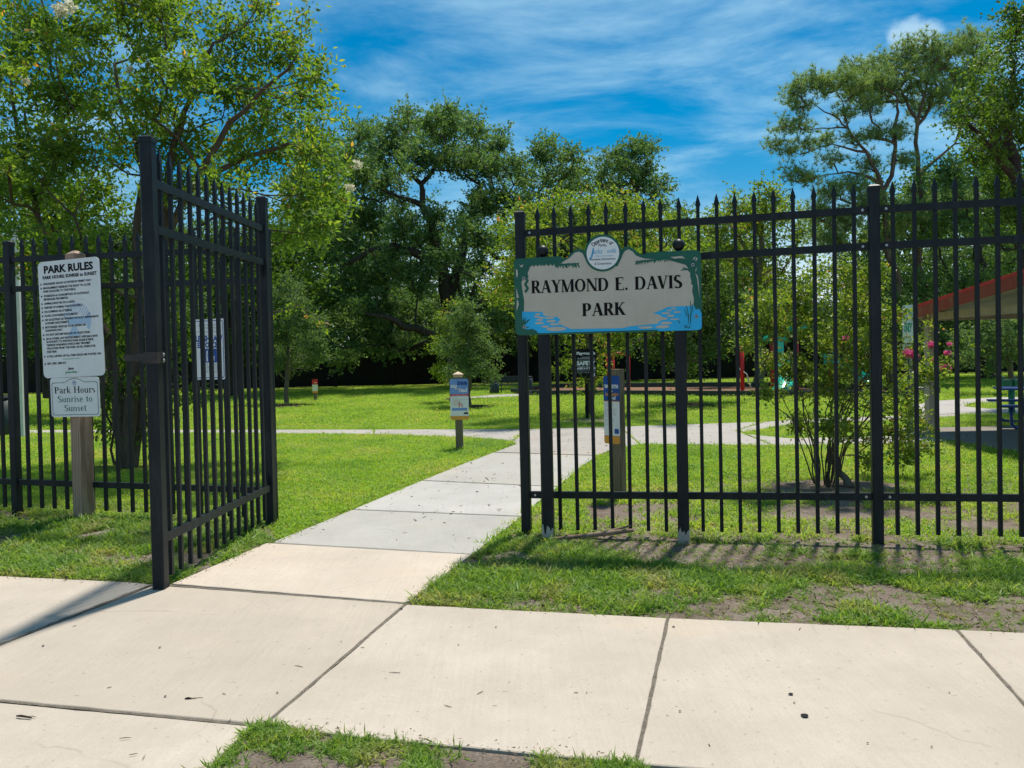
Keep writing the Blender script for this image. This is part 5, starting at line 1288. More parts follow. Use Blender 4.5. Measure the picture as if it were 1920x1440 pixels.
# great live oak in the middle
tree('live_oak', 'great spreading live oak with heavy dark limbs in the middle of the park', 'tree', 34,
     [[(862, 735, .55, 0), (850, 640, .50, 0), (838, 560, .42, 0), (828, 500, .36, 0), (812, 430, .28, -.3), (792, 385, .2, -.4), (790, 345, .16, -.4), (820, 305, .10, -.3), (850, 270, .05, 0)],
      [(828, 500, .36, 0), (790, 480, .28, -1), (740, 462, .24, -1.6), (690, 470, .16, -2.0), (640, 500, .09, -2.2)],
      [(850, 640, .50, 0), (800, 625, .26, -1.5), (740, 600, .18, -2.5), (690, 590, .10, -3)],
      [(790, 345, .16, -.4), (755, 315, .10, 0), (725, 285, .05, .5)],
      [(792, 385, .2, -.4), (750, 370, .10, -1), (705, 350, .05, -1)],
      [(838, 560, .42, 0), (870, 470, .22, 1), (885, 400, .14, 1.5), (905, 350, .08, 1.5)],
      [(850, 640, .50, 0), (905, 570, .26, 1.5), (960, 530, .15, 2.5)]],
     [(760, 250, 42), (815, 245, 45), (860, 255, 38), (720, 280, 40), (780, 290, 45), (845, 295, 40), (690, 300, 40), (660, 340, 42), (720, 345, 40), (870, 300, 26), (640, 400, 42), (690, 410, 42), (745, 420, 34), (610, 450, 45), (660, 470, 42), (600, 520, 45), (655, 540, 42), (715, 520, 42), (770, 520, 36), (700, 590, 40), (760, 580, 40), (820, 400, 26), (640, 600, 40), (870, 430, 26), (900, 390, 30), (560, 580, 36), (600, 640, 26), (800, 640, 34), (740, 650, 30), (880, 540, 26), (900, 460, 26), (570, 400, 34), (585, 460, 34), (560, 340, 26), (620, 380, 34), (600, 300, 24), (650, 300, 30), (540, 500, 34), (540, 620, 30), (640, 670, 24), (700, 650, 30), (860, 600, 30), (830, 480, 24), (790, 450, 22), (930, 610, 22), (680, 250, 16), (890, 250, 14), (810, 230, 22), (770, 225, 20)],
     MAT['leaf_oak'], MAT['bark_oak'], sub=(.3, 75), limb=.66, per=75, L=.115, W=.085, spread=.30, depth=3.2, tip=.010, alpha=.25, tri=True)
tree('live_oak', 'open crowned oak right of the great live oak, above the fence end post', 'tree', 36,
     [[(985, 730, .40, 0), (985, 620, .34, 0), (1000, 520, .28, 0), (990, 440, .2, 0), (960, 380, .12, 0), (930, 320, .06, 0)], [(990, 440, .2, 0), (1030, 380, .10, .5), (1060, 320, .05, .5)], [(1000, 520, .28, 0), (900, 450, .12, 1), (880, 380, .06, 1)]],
     [(925, 275, 28), (950, 310, 36), (905, 330, 32), (985, 330, 30), (1020, 290, 26), (1010, 350, 32), (1060, 320, 26), (1055, 370, 32), (945, 370, 36), (900, 390, 34), (1000, 400, 30), (1075, 290, 16), (1090, 350, 20), (935, 440, 34), (880, 440, 30), (985, 470, 34), (1040, 430, 34), (1080, 410, 28), (900, 500, 24), (960, 530, 30), (1020, 520, 34), (1060, 480, 30), (920, 570, 26), (970, 590, 30), (1030, 600, 34), (890, 560, 20), (1000, 650, 26), (935, 265, 18), (1025, 275, 16), (890, 300, 18)],
     MAT['leaf_oak'], MAT['bark_oak'], sub=(.3, 75), limb=.6, per=70, L=.12, W=.085, spread=.29, depth=3, tip=.010, tri=True)
tree('live_oak', 'round topped oak standing above the park name emblem against the sky', 'tree', 38,
     [[(1190, 735, .34, 0), (1190, 600, .30, 0), (1185, 480, .24, 0), (1190, 400, .16, 0), (1200, 340, .08, 0)], [(1190, 400, .16, 0), (1160, 350, .09, .5), (1130, 320, .05, .5)]],
     [(1195, 285, 24), (1165, 315, 28), (1210, 310, 30), (1130, 315, 22), (1185, 350, 32), (1135, 350, 26), (1225, 345, 24), (1245, 375, 22), (1120, 380, 26), (1165, 390, 32), (1215, 400, 28), (1150, 440, 34), (1230, 440, 34), (1265, 405, 18), (1190, 480, 36), (1120, 460, 34), (1250, 500, 36), (1180, 560, 36), (1120, 580, 34), (1240, 580, 34), (1300, 520, 30), (1290, 450, 22), (1205, 270, 16), (1160, 290, 18), (1100, 330, 14)],
     MAT['leaf_oak'], MAT['bark_oak'], sub=(.3, 80), limb=.6, per=70, L=.12, W=.085, spread=.29, depth=2.4, tip=.010, tri=True)
# mid distance trees
tree('crape_myrtle', 'yellow green crape myrtle with reddish tips right behind the park name sign', 'tree', 17.4,
     [[(1108, 788, .10, 0), (1108, 730, .09, 0), (1104, 640, .07, 0), (1070, 540, .04, 0), (1020, 450, .02, 0)], [(1104, 640, .07, 0), (1130, 540, .05, .3), (1160, 440, .02, .3)], [(1104, 640, .07, 0), (1180, 560, .04, -.3), (1240, 470, .02, -.3)]],
     [(985, 400, 34), (1040, 395, 36), (1100, 400, 40), (1160, 390, 38), (1215, 410, 36), (1260, 430, 32), (960, 450, 36), (1010, 460, 42), (1080, 460, 42), (1150, 460, 42), (1220, 475, 40), (1275, 480, 28), (950, 520, 32), (1000, 530, 36), (1060, 540, 38), (1130, 550, 38), (1200, 550, 38), (1260, 550, 34), (1010, 600, 34), (1080, 620, 36), (1150, 625, 34), (1220, 620, 32), (985, 470, 30), (1060, 690, 26), (1110, 690, 30), (1145, 660, 26), (930, 560, 24), (1090, 720, 22)],
     MAT['leaf_bright'], MAT['bark_myrtle'], sub=(.3, 62), per=38, L=.080, W=.036, spread=.17, depth=1.7, tip=.004, droop=.1)
tree('sapling', 'young grey green oak in a mulch ring behind the see say read sign', 'tree', 21.5,
     [[(881, 766, .075, 0), (880, 700, .06, 0), (878, 640, .045, 0), (872, 580, .02, 0)]],
     [(872, 575, 16), (868, 610, 24), (895, 625, 22), (880, 650, 32), (915, 660, 24), (925, 680, 18), (900, 690, 28), (870, 690, 28), (850, 660, 22), (850, 700, 20), (885, 600, 18), (920, 705, 14)],
     MAT['leaf_sapling'], MAT['bark_pale'], sub=(.3, 150), per=32, L=.070, W=.036, spread=.11, depth=.5, tip=.004)
tree('sapling', 'yellow leaved young tree just left of the grey green oak sapling', 'tree', 23.5,
     [[(846, 752, .06, 0), (842, 690, .05, 0), (840, 620, .03, 0), (845, 570, .015, 0)]],
     [(845, 570, 13), (838, 600, 18), (828, 630, 18), (822, 660, 18), (835, 690, 18), (850, 640, 18), (855, 600, 14), (825, 695, 14), (840, 715, 12)],
     MAT['leaf_bright'], MAT['bark_pale'], sub=(.3, 150), per=26, L=.070, W=.034, spread=.10, depth=.4, tip=.004)
tree('sapling', 'rounded young oak in a mulch ring right beside the gate hinge post', 'tree', 24.5,
     [[(538, 763, .075, 0), (538, 690, .06, 0), (540, 630, .04, 0), (545, 560, .02, 0)]],
     [(540, 540, 22), (560, 570, 28), (525, 575, 26), (575, 605, 30), (535, 615, 32), (590, 640, 24), (555, 650, 34), (520, 655, 28), (580, 675, 24), (540, 685, 24), (505, 620, 24), (510, 690, 20), (598, 665, 14)],
     MAT['leaf_sapling'], MAT['bark_pale'], sub=(.3, 130), per=32, L=.075, W=.04, spread=.12, depth=.6, tip=.004)
tree('shade_tree', 'leafy green tree in a mulch ring behind the fence, right of the name sign', 'tree', 20.8,
     [[(1283, 765, .09, 0), (1283, 700, .08, 0), (1285, 620, .06, 0), (1300, 540, .03, 0)]],
     [(1290, 500, 38), (1330, 520, 36), (1260, 560, 38), (1310, 580, 40), (1350, 590, 34), (1270, 630, 38), (1320, 650, 36), (1230, 610, 32), (1290, 690, 28), (1365, 640, 28), (1340, 540, 32), (1240, 660, 30), (1210, 640, 26), (1375, 560, 26)],
     MAT['leaf_wood'], MAT['bark_pale'], sub=(.3, 66), per=42, L=.085, W=.05, spread=.19, depth=1.2, tip=.006)
tree('shade_tree', 'pale green airy tree whose top shows above the fence, left of the pines', 'tree', 32,
     [[(1420, 735, .2, 0), (1420, 620, .17, 0), (1425, 500, .12, 0), (1430, 420, .06, 0)], [(1425, 500, .12, 0), (1380, 440, .06, 0)]],
     [(1375, 385, 26), (1350, 420, 30), (1400, 420, 30), (1440, 370, 28), (1470, 395, 28), (1430, 410, 30), (1360, 470, 32), (1410, 470, 30), (1460, 450, 30), (1380, 520, 30), (1440, 520, 26), (1350, 530, 30), (1500, 430, 26), (1480, 480, 24), (1330, 480, 24)],
     MAT['leaf_bright'], MAT['bark_pale'], sub=(.3, 60), per=48, L=.11, W=.08, spread=.26, tri=True, depth=1.8, tip=.01)
# pines
pine_st = [[(1722, 735, .24, 0), (1724, 600, .22, 0), (1725, 450, .19, 0), (1722, 330, .16, 0), (1720, 235, .13, 0), (1700, 190, .09, 0), (1680, 160, .05, 0)], [(1720, 235, .13, 0), (1760, 190, .08, .4), (1800, 140, .04, .6)], [(1720, 235, .13, 0), (1740, 150, .06, -.4), (1760, 100, .03, -.4)], [(1722, 330, .16, 0), (1790, 270, .06, .5), (1840, 265, .03, .5)]]
tree('pine_tree', 'tall flat topped pine, the right hand of the pair behind the fence', 'tree', 30, pine_st,
     [(1790, 90, 28, 0), (1745, 105, 30, 0), (1700, 110, 28, .3), (1830, 85, 24, .4), (1765, 130, 28, .4), (1720, 145, 30, -.3), (1670, 140, 26, 0), (1640, 160, 24, 0), (1790, 150, 28, .3), (1830, 130, 24, .3), (1750, 175, 26, 0), (1840, 200, 26, .5), (1790, 220, 22, .5), (1690, 175, 22, 0), (1620, 135, 20, .2), (1660, 110, 20, .2), (1850, 250, 24, .6), (1600, 120, 16, .3), (1735, 80, 20, 0), (1810, 70, 20, .2), (1700, 85, 18, .2), (1650, 180, 22, .3), (1600, 175, 20, .3), (1780, 185, 24, .3), (1720, 200, 22, .5), (1820, 170, 26, .5), (1850, 120, 22, .5), (1870, 170, 24, .6), (1860, 210, 24, .6)],
     MAT['needle'], MAT['bark_pine'], sub=(.3, 95), limb=.5, void=-9.5, per=18, L=.20, W=.020, spread=.24, depth=1.5, tip=.014, needles=True, alpha=.2)
tree('pine_tree', 'forked pine with long bare limbs reaching left, the left hand of the pair', 'tree', 29,
     [[(1668, 735, .24, 0), (1672, 600, .22, 0), (1660, 400, .18, 0), (1652, 345, .15, 0), (1625, 285, .11, 0), (1590, 240, .07, 0), (1560, 215, .05, 0), (1520, 190, .03, 0)],
      [(1652, 345, .15, 0), (1590, 322, .06, -.3), (1545, 328, .04, -.5), (1500, 345, .02, -.5)],
      [(1590, 240, .07, 0), (1540, 240, .04, .3), (1490, 240, .02, .3)], [(1625, 285, .11, 0), (1560, 270, .04, .3), (1500, 290, .03, .4), (1460, 280, .02, .4)],
      [(1660, 400, .18, 0), (1676, 300, .14, .4), (1684, 210, .10, .4), (1680, 180, .05, .4)], [(1590, 240, .07, 0), (1580, 190, .04, 0), (1560, 160, .02, 0)]],
     [(1520, 150, 18, 0), (1490, 170, 16, 0), (1545, 160, 20, 0), (1580, 150, 20, 0), (1610, 165, 20, 0), (1500, 200, 15, 0), (1470, 235, 13, .3), (1500, 240, 14, .3), (1450, 275, 11, .4), (1475, 285, 12, .4), (1510, 275, 12, .4), (1545, 265, 14, .3), (1490, 325, 16, -.5), (1520, 335, 13, -.5), (1560, 300, 13, 0), (1590, 210, 14, 0), (1630, 200, 18, .3), (1600, 260, 13, .2), (1640, 250, 16, .4), (1630, 310, 16, .3), (1600, 345, 18, 0), (1560, 360, 20, 0), (1630, 380, 24, 0), (1540, 400, 26, 0), (1590, 410, 26, 0), (1680, 250, 18, .4), (1700, 300, 16, .5), (1650, 150, 18, .3), (1660, 440, 26, .4), (1560, 450, 24, 0), (1700, 400, 26, 0)],
     MAT['needle'], MAT['bark_pine'], sub=(.3, 170), limb=.5, void=-9.5, per=16, L=.19, W=.020, spread=.22, depth=1.2, tip=.013, needles=True, alpha=.2)
tree('broadleaf_tree', 'bright leafy tree leaning in at the top right corner', 'tree', 17,
     [[(1985, 790, .22, 0), (1960, 600, .19, 0), (1920, 420, .15, 0), (1905, 330, .12, 0), (1890, 230, .08, 0), (1900, 120, .04, 0)], [(1905, 330, .12, 0), (1850, 270, .05, -.4), (1810, 220, .03, -.4)]],
     [(1905, 60, 38), (1880, 110, 34), (1850, 150, 34), (1900, 170, 40), (1830, 200, 32), (1870, 225, 36), (1910, 240, 40), (1810, 240, 24), (1850, 290, 34), (1900, 310, 38), (1820, 300, 22), (1870, 350, 34), (1915, 20, 28), (1930, 380, 40), (1880, 400, 34), (1960, 100, 60), (1970, 250, 60), (1890, 460, 30), (1980, 420, 60), (1840, 110, 16)],
     MAT['leaf_right'], MAT['bark_oak'], sub=(.3, 58), per=36, L=.085, W=.046, spread=.16, depth=1.4, tip=.006)
tree('oak_tree', 'dense dark oak behind the pavilion roof and right of the pines', 'tree', 31,
     [[(1850, 740, .3, 0), (1850, 600, .28, 0), (1840, 500, .2, 0), (1830, 420, .1, 0)]],
     [(1780, 380, 42), (1850, 400, 50), (1910, 420, 50), (1740, 430, 42), (1800, 460, 50), (1870, 480, 50), (1930, 500, 50), (1770, 520, 46), (1700, 480, 40), (1840, 550, 46), (1720, 550, 40), (1780, 600, 40), (1900, 590, 46), (1850, 640, 36), (1690, 600, 34), (1960, 620, 46), (1640, 540, 34), (1620, 470, 34), (1790, 330, 30), (1880, 330, 36), (1650, 420, 30), (1700, 380, 34), (1740, 360, 30), (1660, 640, 30), (1740, 640, 34), (1800, 660, 30), (1900, 660, 34), (1600, 600, 28), (1580, 500, 26), (1550, 440, 22), (1650, 350, 18)],
     MAT['leaf_oak'], MAT['bark_oak'], sub=(.3, 52), per=58, L=.13, W=.095, spread=.36, depth=3, tip=.010, tri=True)
tree('evergreen_bush', 'soft grey green young tree seen under the pavilion roof', 'tree', 22,
     [[(1895, 765, .08, 0), (1895, 700, .07, 0), (1890, 640, .04, 0)]],
     [(1860, 620, 30), (1900, 610, 32), (1830, 650, 26), (1880, 660, 30), (1930, 650, 36), (1800, 640, 20), (1810, 670, 18), (1850, 690, 20), (1960, 620, 36)],
     MAT['leaf_sapling'], MAT['bark_pale'], sub=(.3, 90), per=34, L=.08, W=.05, spread=.13, depth=.7, tri=True, tip=.004)
# flowering shrub in front
def shrub():
    st_ = []; r_ = random.Random(9)
    for i in range(26):
        a = r_.uniform(-1, 1); u0 = 1548+a*22; v0 = 912+abs(a)*2; dz0 = r_.uniform(-.18, .18)
        ut = 1600+a*190+r_.uniform(-25, 25); vt = r_.uniform(560, 700) if abs(a) < .6 else r_.uniform(640, 760)
        st_.append([(u0, v0, .008, dz0), (u0+(ut-u0)*.16+r_.uniform(-8, 8), v0+(vt-v0)*.38, .006, dz0*1.5), (u0+(ut-u0)*.5+r_.uniform(-12, 12), v0+(vt-v0)*.72, .0045, dz0*2.2), (ut, vt, .003, dz0*3)])
    cl = [(1500, 560, 34), (1560, 545, 34), (1610, 570, 34), (1530, 510, 22), (1590, 505, 20), (1470, 620, 24), (1530, 620, 38), (1590, 630, 42), (1650, 620, 36), (1440, 680, 20), (1500, 690, 32), (1560, 690, 42), (1620, 690, 42), (1680, 680, 34), (1720, 660, 26), (1430, 740, 14), (1480, 750, 24), (1640, 750, 34), (1690, 760, 34), (1720, 800, 28), (1600, 760, 26), (1660, 820, 30), (1700, 850, 26), (1450, 610, 26), (1400, 650, 14), (1745, 700, 22), (1770, 680, 18), (1785, 655, 14), (1820, 645, 9), (1405, 600, 20), (1640, 560, 22), (1500, 800, 16), (1750, 610, 0.1), (1680, 590, 16), (1420, 560, 16), (1740, 840, 16), (1620, 870, 14), (1550, 740, 26), (1460, 560, 22), (1560, 800, 26), (1520, 780, 26), (1600, 820, 24), (1640, 860, 18), (1480, 700, 18), (1560, 480, 14), (1640, 520, 18), (1440, 570, 20), (1620, 600, 36), (1500, 590, 34), (1650, 700, 34), (1540, 650, 30), (1570, 590, 24)]
    root = tree('flowering_shrub', 'many stemmed crape myrtle shrub with pink blossoms behind the right fence', 'shrub', 8.0, st_, cl, MAT['leaf_shrub'], MAT['bark_myrtle'], sub=(.3, 190), void=.02, per=15, L=.040, W=.025, spread=.06, depth=.6, tip=.0018,
         flower=(MAT['pink'], [(1443, 612, 10, 0), (1470, 584, 6, 0), (1565, 620, 6, 0), (1586, 634, 6, 0), (1704, 662, 10, -.2), (1714, 667, 8, -.2), (1748, 646, 9, -.2), (1770, 690, 11, -.2), (1776, 662, 7, -.2), (1751, 675, 6, -.2), (1672, 788, 5, 0), (1780, 645, 5, -.2)]), alpha=.12)
    mb = MB(); x, y = G(1595, 918); p = Vector((x, y, 0)); q = P3(1573, 885, 8.0); r0 = root.location
    mb.tube([tuple(p-r0), tuple((p+q)/2-r0+Vector((0.01, 0, .02))), tuple(q-r0)], [.045, .034, .03], 10); mb.build('stump', MAT['bark_pale'], root)
shrub()
# woodland behind everything: one mass nobody could count
def woodland():
    prof = [(-700, 380), (-300, 420), (0, 455), (300, 470), (500, 480), (560, 420), (640, 380), (760, 400), (850, 470), (885, 600), (930, 605), (965, 480), (1050, 400), (1150, 400), (1250, 420), (1300, 430), (1350, 400), (1430, 420), (1470, 520), (1510, 590), (1570, 560), (1620, 450), (1700, 360), (1800, 330), (1920, 300), (2300, 260), (2700, 300)]
    pu = np.array([p[0] for p in prof]); pv = np.array([p[1] for p in prof])
    T = []
    n = 7000
    us = rng.uniform(-650, 2600, n); ds = rng.uniform(42, 50, n)
    for u, d in zip(us, ds):
        vt = np.interp(u, pu, pv)+18*math.sin(u*.021)+14*math.sin(u*.057+1)
        v = vt+(715-vt)*rng.random()**.9
        p = P3(u, v, d); T.append((p.x, p.y, max(.3, p.z)))
    T = np.array(T); per = 42; idx = np.repeat(np.arange(n), per); off = rng.normal(size=(len(idx), 3))*np.array((.55, .5, .4)); cen = T[idx]+off; cen[:, 2] = np.maximum(cen[:, 2], .05)
    gt = rng.random(n); tint = np.clip(gt[idx]*.6+rng.random(len(idx))*.4, 0, 1)
    me = leaf_mesh('woodland', cen, rng.normal(size=(len(idx), 3)), .22*rng.uniform(.6, 1.2, len(idx)), .17*rng.uniform(.6, 1.2, len(idx)), MAT['leaf_wood'], tint, tri=True)
    U = []
    for k in range(4200):
        x = rng.uniform(-40, 44); y = rng.uniform(39, 43); U.append((x, y, .3+4.2*rng.random()**1.15*(1+.25*math.sin(x*.7))))
    U = np.array(U); iu = np.repeat(np.arange(len(U)), 36); cu = U[iu]+rng.normal(size=(len(iu), 3))*.33; cu[:, 2] = np.maximum(cu[:, 2], .05)
    me2 = leaf_mesh('understory', cu, rng.normal(size=(len(iu), 3)), .20*rng.uniform(.6, 1.2, len(iu)), .15*rng.uniform(.6, 1.2, len(iu)), MAT['leaf_wood'], np.clip(rng.random(len(U))[iu]*.6+rng.random(len(iu))*.4, 0, 1), tri=True)
    tag(part('understory', me2), 'dark bushes growing behind the screened boundary fence', 'bushes', kind='stuff')
    o = part('woodland', me); tag(o, 'dark green wood closing the park behind the lawn', 'woodland', kind='stuff')
    mb = MB(); r_ = random.Random(2)
    for i in range(44):
        x = -38+i*1.9+r_.uniform(-.7, .7); y = r_.uniform(39.5, 46); h = r_.uniform(4, 7); r0 = r_.uniform(.09, .22); l = r_.uniform(-.8, .8)
        mb.tube([(x, y, -.05), (x+l*.2, y, h*.4), (x+l, y+r_.uniform(-.5, .5), h)], [r0, r0*.8, r0*.4], 7, False)
    tag(mb.build('woodland_trunks', MAT['bark_oak']), 'thin dark trunks of the wood behind the screened fence', 'woodland', kind='stuff')
woodland()

# ------------------------------------------------------------------ grass
def tuft_object(name, nb, h, w, spread, seed, lean=.5):
    r = np.random.default_rng(seed); vs = []; fs = []; tn = []
    for i in range(nb):
        a = r.uniform(0, 2*PI); d = np.array((math.cos(a), math.sin(a), 0)); s = np.array((-d[1], d[0], 0)); b = np.array((r.normal()*spread, r.normal()*spread, -.004))
        hh = h*r.uniform(.5, 1.15); ln = lean*r.uniform(.4, 1.8)*hh; ww = w*r.uniform(.7, 1.2)
        k = len(vs); m = b+d*ln*.35+np.array((0, 0, hh*.62)); t = b+d*ln+np.array((0, 0, hh*r.uniform(.75, 1.0)))
        vs += [b-s*ww*.4, b+s*ww*.4, m+s*ww*.5, m-s*ww*.5, t]; fs += [(k, k+1, k+2, k+3), (k+3, k+2, k+4)]; c = r.random(); tn += [c, c]
    me = bpy.data.meshes.new(name); me.from_pydata([tuple(v) for v in vs], [], fs); at = me.attributes.new('v', 'FLOAT', 'FACE'); at.data.foreach_set('value', tn); me.materials.append(MAT['grass_verge' if name == 'tuft_a' else 'grass']); me.update()
    return bpy.data.objects.new(name, me)
def grass_field(name, label, pts, rots, scl, tuft):
    me = bpy.data.meshes.new(name); n = len(pts); me.vertices.add(n); me.vertices.foreach_set('co', np.asarray(pts, np.float32).ravel())
    a = me.attributes.new('rot', 'FLOAT_VECTOR', 'POINT'); a.data.foreach_set('vector', np.asarray(rots, np.float32).ravel())
    a = me.attributes.new('scl', 'FLOAT', 'POINT'); a.data.foreach_set('value', np.asarray(scl, np.float32))
    me.update(); o = part(name, me); me.materials.append(MAT['grass']); tag(o, label, 'grass', kind='stuff')
    ng = bpy.data.node_groups.new(name, 'GeometryNodeTree'); ng.interface.new_socket('Geometry', in_out='INPUT', socket_type='NodeSocketGeometry'); ng.interface.new_socket('Geometry', in_out='OUTPUT', socket_type='NodeSocketGeometry')
    gi = ng.nodes.new('NodeGroupInput'); go = ng.nodes.new('NodeGroupOutput'); ip = ng.nodes.new('GeometryNodeInstanceOnPoints'); oi = ng.nodes.new('GeometryNodeObjectInfo'); oi.inputs['Object'].default_value = tuft
    try: oi.inputs['As Instance'].default_value = True
    except Exception: pass
    ra = ng.nodes.new('GeometryNodeInputNamedAttribute'); ra.data_type = 'FLOAT_VECTOR'; ra.inputs[0].default_value = 'rot'
    sa = ng.nodes.new('GeometryNodeInputNamedAttribute'); sa.data_type = 'FLOAT'; sa.inputs[0].default_value = 'scl'
    e2r = ng.nodes.new('FunctionNodeEulerToRotation'); ng.links.new(ra.outputs['Attribute'], e2r.inputs[0])
    ng.links.new(gi.outputs[0], ip.inputs['Points']); ng.links.new(oi.outputs['Geometry'], ip.inputs['Instance']); ng.links.new(e2r.outputs[0], ip.inputs['Rotation']); ng.links.new(sa.outputs['Attribute'], ip.inputs['Scale']); ng.links.new(ip.outputs[0], go.inputs[0])
    md = o.modifiers.new('grass', 'NODES'); md.node_group = ng
    return o
def inpoly(P, poly):
    x, y = P[:, 0], P[:, 1]; c = np.zeros(len(P), bool); n = len(poly)
    for i in range(n):
        x0, y0 = poly[i]; x1, y1 = poly[(i+1) % n]
        if y0 == y1: continue
        k = ((y0 > y) != (y1 > y)) & (x < (x1-x0)*(y-y0)/(y1-y0)+x0); c ^= k
    return c
hard = sw+[g((508, 1020), (792, 902), (925, 849), (970, 833), (990, 806), (1160, 801), (1200, 834), (1122, 856), (1046, 914), (886, 1042))]+[apron_p, walk_p]+path_polys+far_polys+[play_poly, [(6.0, 13.2), (13.0, 13.2), (13.0, 5.0), (6.35, 5.0), (6.2, 9.8), (6.05, 12.0)]]
def nz2(P, s, off=0.0, oct=3):
    return np.array([mnoise.fractal(Vector((p[0]*s+off, p[1]*s, off)), 1.0, 2.0, oct) for p in P])
def scatter(area_poly, n, keep=None, margin=0.0):
    xs = [p[0] for p in area_poly]; ys = [p[1] for p in area_poly]
    P = np.stack([rng.uniform(min(xs), max(xs), n), rng.uniform(min(ys), max(ys), n)], 1)
    m = inpoly(P, area_poly)
    for h in hard: m &= ~inpoly(P, h)
    return P[m]
def rots(n, tilt=.25): return np.stack([rng.normal(size=n)*tilt, rng.normal(size=n)*tilt, rng.uniform(0, 2*PI, n)], 1)
def pts3(P, z): return np.concatenate([P, np.full((len(P), 1), z)], 1)
tA = tuft_object('tuft_a', 13, .048, .0085, .034, 1, 1.5)
tB = tuft_object('tuft_b', 14, .042, .0075, .035, 2, .9)
tC = tuft_object('tuft_c', 12, .05, .014, .08, 3, .8)
bv_ = g((498, 1369), (640, 1391.5), (960, 1423.5), (1200, 1447.5), (2034, 1516), (2700, 1600), (2700, 1900), (100, 1900), (330, 1502), (396, 1446), (474, 1371))
# verge right, between sidewalk and fence
def patch_mask(P, thr, s, off): return nz2(P, s, off) > thr
rv = g((880, 1046), (985, 1000), (1300, 1003), (1640, 1010), (2200, 1030), (2200, 1210), (1790, 1184), (1250, 1163), (960, 1147), (768, 1135))
P = scatter(rv, 34000); n_ = nz2(P, 2.1, 3.1, 5)*1.25
d_s = np.array([min(1.0, max(0.0, v)) for v in (P[:, 1]-4.25)/1.5])     # 0 near sidewalk, 1 at the fence
w_ = np.exp(-((d_s-.38)/.21)**2)+.7*np.clip((.75-P[:, 0])/.6, 0, 1)
m = (n_*.8+w_*.75+rng.normal(size=len(P))*.12) > .43
P = P[m]; grass_field('verge_grass', 'patchy green grass in the bare soil in front of the right fence', pts3(P, -.004), rots(len(P), .4), rng.uniform(.35, .95, len(P)), tA)
Q = scatter(rv, 9000); Q = Q[rng.random(len(Q)) < .5]; grass_field('sparse_grass', 'short stray grass blades thinning out over the soil by the right fence', pts3(Q, -.004), rots(len(Q), .6), rng.uniform(.2, .55, len(Q)), tA)
tag(sheet('kerbside_soil', bv_, 0.013, MAT['soil']), 'dark soil under the grass below the sidewalk', kind='structure')
# verge left
lv = g((-600, 950), (30, 955), (480, 985), (515, 1020), (320, 1096), (284, 1098), (250, 1094), (0, 1082), (-600, 1060))
P = scatter(lv, 30000); n_ = nz2(P, 2.2, 8.2, 5); m = (n_+rng.normal(size=len(P))*.15) > -.10; P = P[m]
grass_field('verge_grass', 'green grass strip between the left fence and the sidewalk', pts3(P, -.004), rots(len(P), .3), rng.uniform(.5, 1.15, len(P)), tA)
# kerbside grass at the bottom
bv = g((501, 1368), (640, 1391), (960, 1423), (1200, 1447), (1300, 1560), (250, 1560), (398, 1446), (476, 1371))
P = scatter(bv, 16000); n_ = nz2(P, 2.2, 1.7, 4); xx = (P[:, 0]+1.0)/1.6; m = (n_-.35*np.clip(xx, -1, 1.5)+rng.normal(size=len(P))*.15) > -.02; P = P[m]
grass_field('verge_grass', 'clump of grass below the sidewalk at the bottom edge', pts3(P, .012), rots(len(P), .45), rng.uniform(.25, .62, len(P)), tA)
# lawn: near, then far
near = [(-9, 5.4), (8, 4.9), (13, 16), (-13, 16)]
def clip_lawn(P):
    return P[inpoly(P, grass_poly)]
P = clip_lawn(scatter(near, 150000)); n_ = nz2(P, .7, 5.0, 3); n2_ = nz2(P, 2.0, 9.0, 3)
soilm = ((P[:, 1] < 7.3) & (P[:, 0] > .6))
thr = np.where(soilm, -.10, -.62)
m = (n_*.6+n2_*.5+rng.normal(size=len(P))*.12) > thr
# keep a soil ring under the shrub
sx, sy = G(1560, 915); m &= ((P[:, 0]-sx)**2/.75**2+(P[:, 1]-sy)**2/.5**2) > rng.uniform(.5, 1.1, len(P))
tx, ty = G(240, 876); m &= ((P[:, 0]-tx)**2+(P[:, 1]-ty)**2) > rng.uniform(.2, .7, len(P))
P = P[m]; grass_field('lawn_grass', 'bright mown lawn grass just inside the fence', pts3(P, 0.0), rots(len(P), .25), rng.uniform(.6, 1.15, len(P)), tB)
far = [(-13, 16), (13, 16), (27, 37), (-27, 37)]
P = clip_lawn(scatter(far, 90000))
for (u, v, ru) in [(540, 762, 45), (884, 764, 42), (1290, 761, 50), (1108, 790, 60), (860, 749, 30)]:
    x, y = G(u, v); rr = ru/1550*y; P = P[((P[:, 0]-x)**2+(P[:, 1]-y)**2) > (rr*rng.uniform(.8, 1.05, len(P)))**2]
P = P[(P[:, 1] < 35.0+rng.normal(size=len(P))*.6)]
grass_field('lawn_grass', 'far side of the lawn running up to the shaded trees', pts3(P, 0.0), rots(len(P), .2), rng.uniform(.6, 1.0, len(P)), tC)
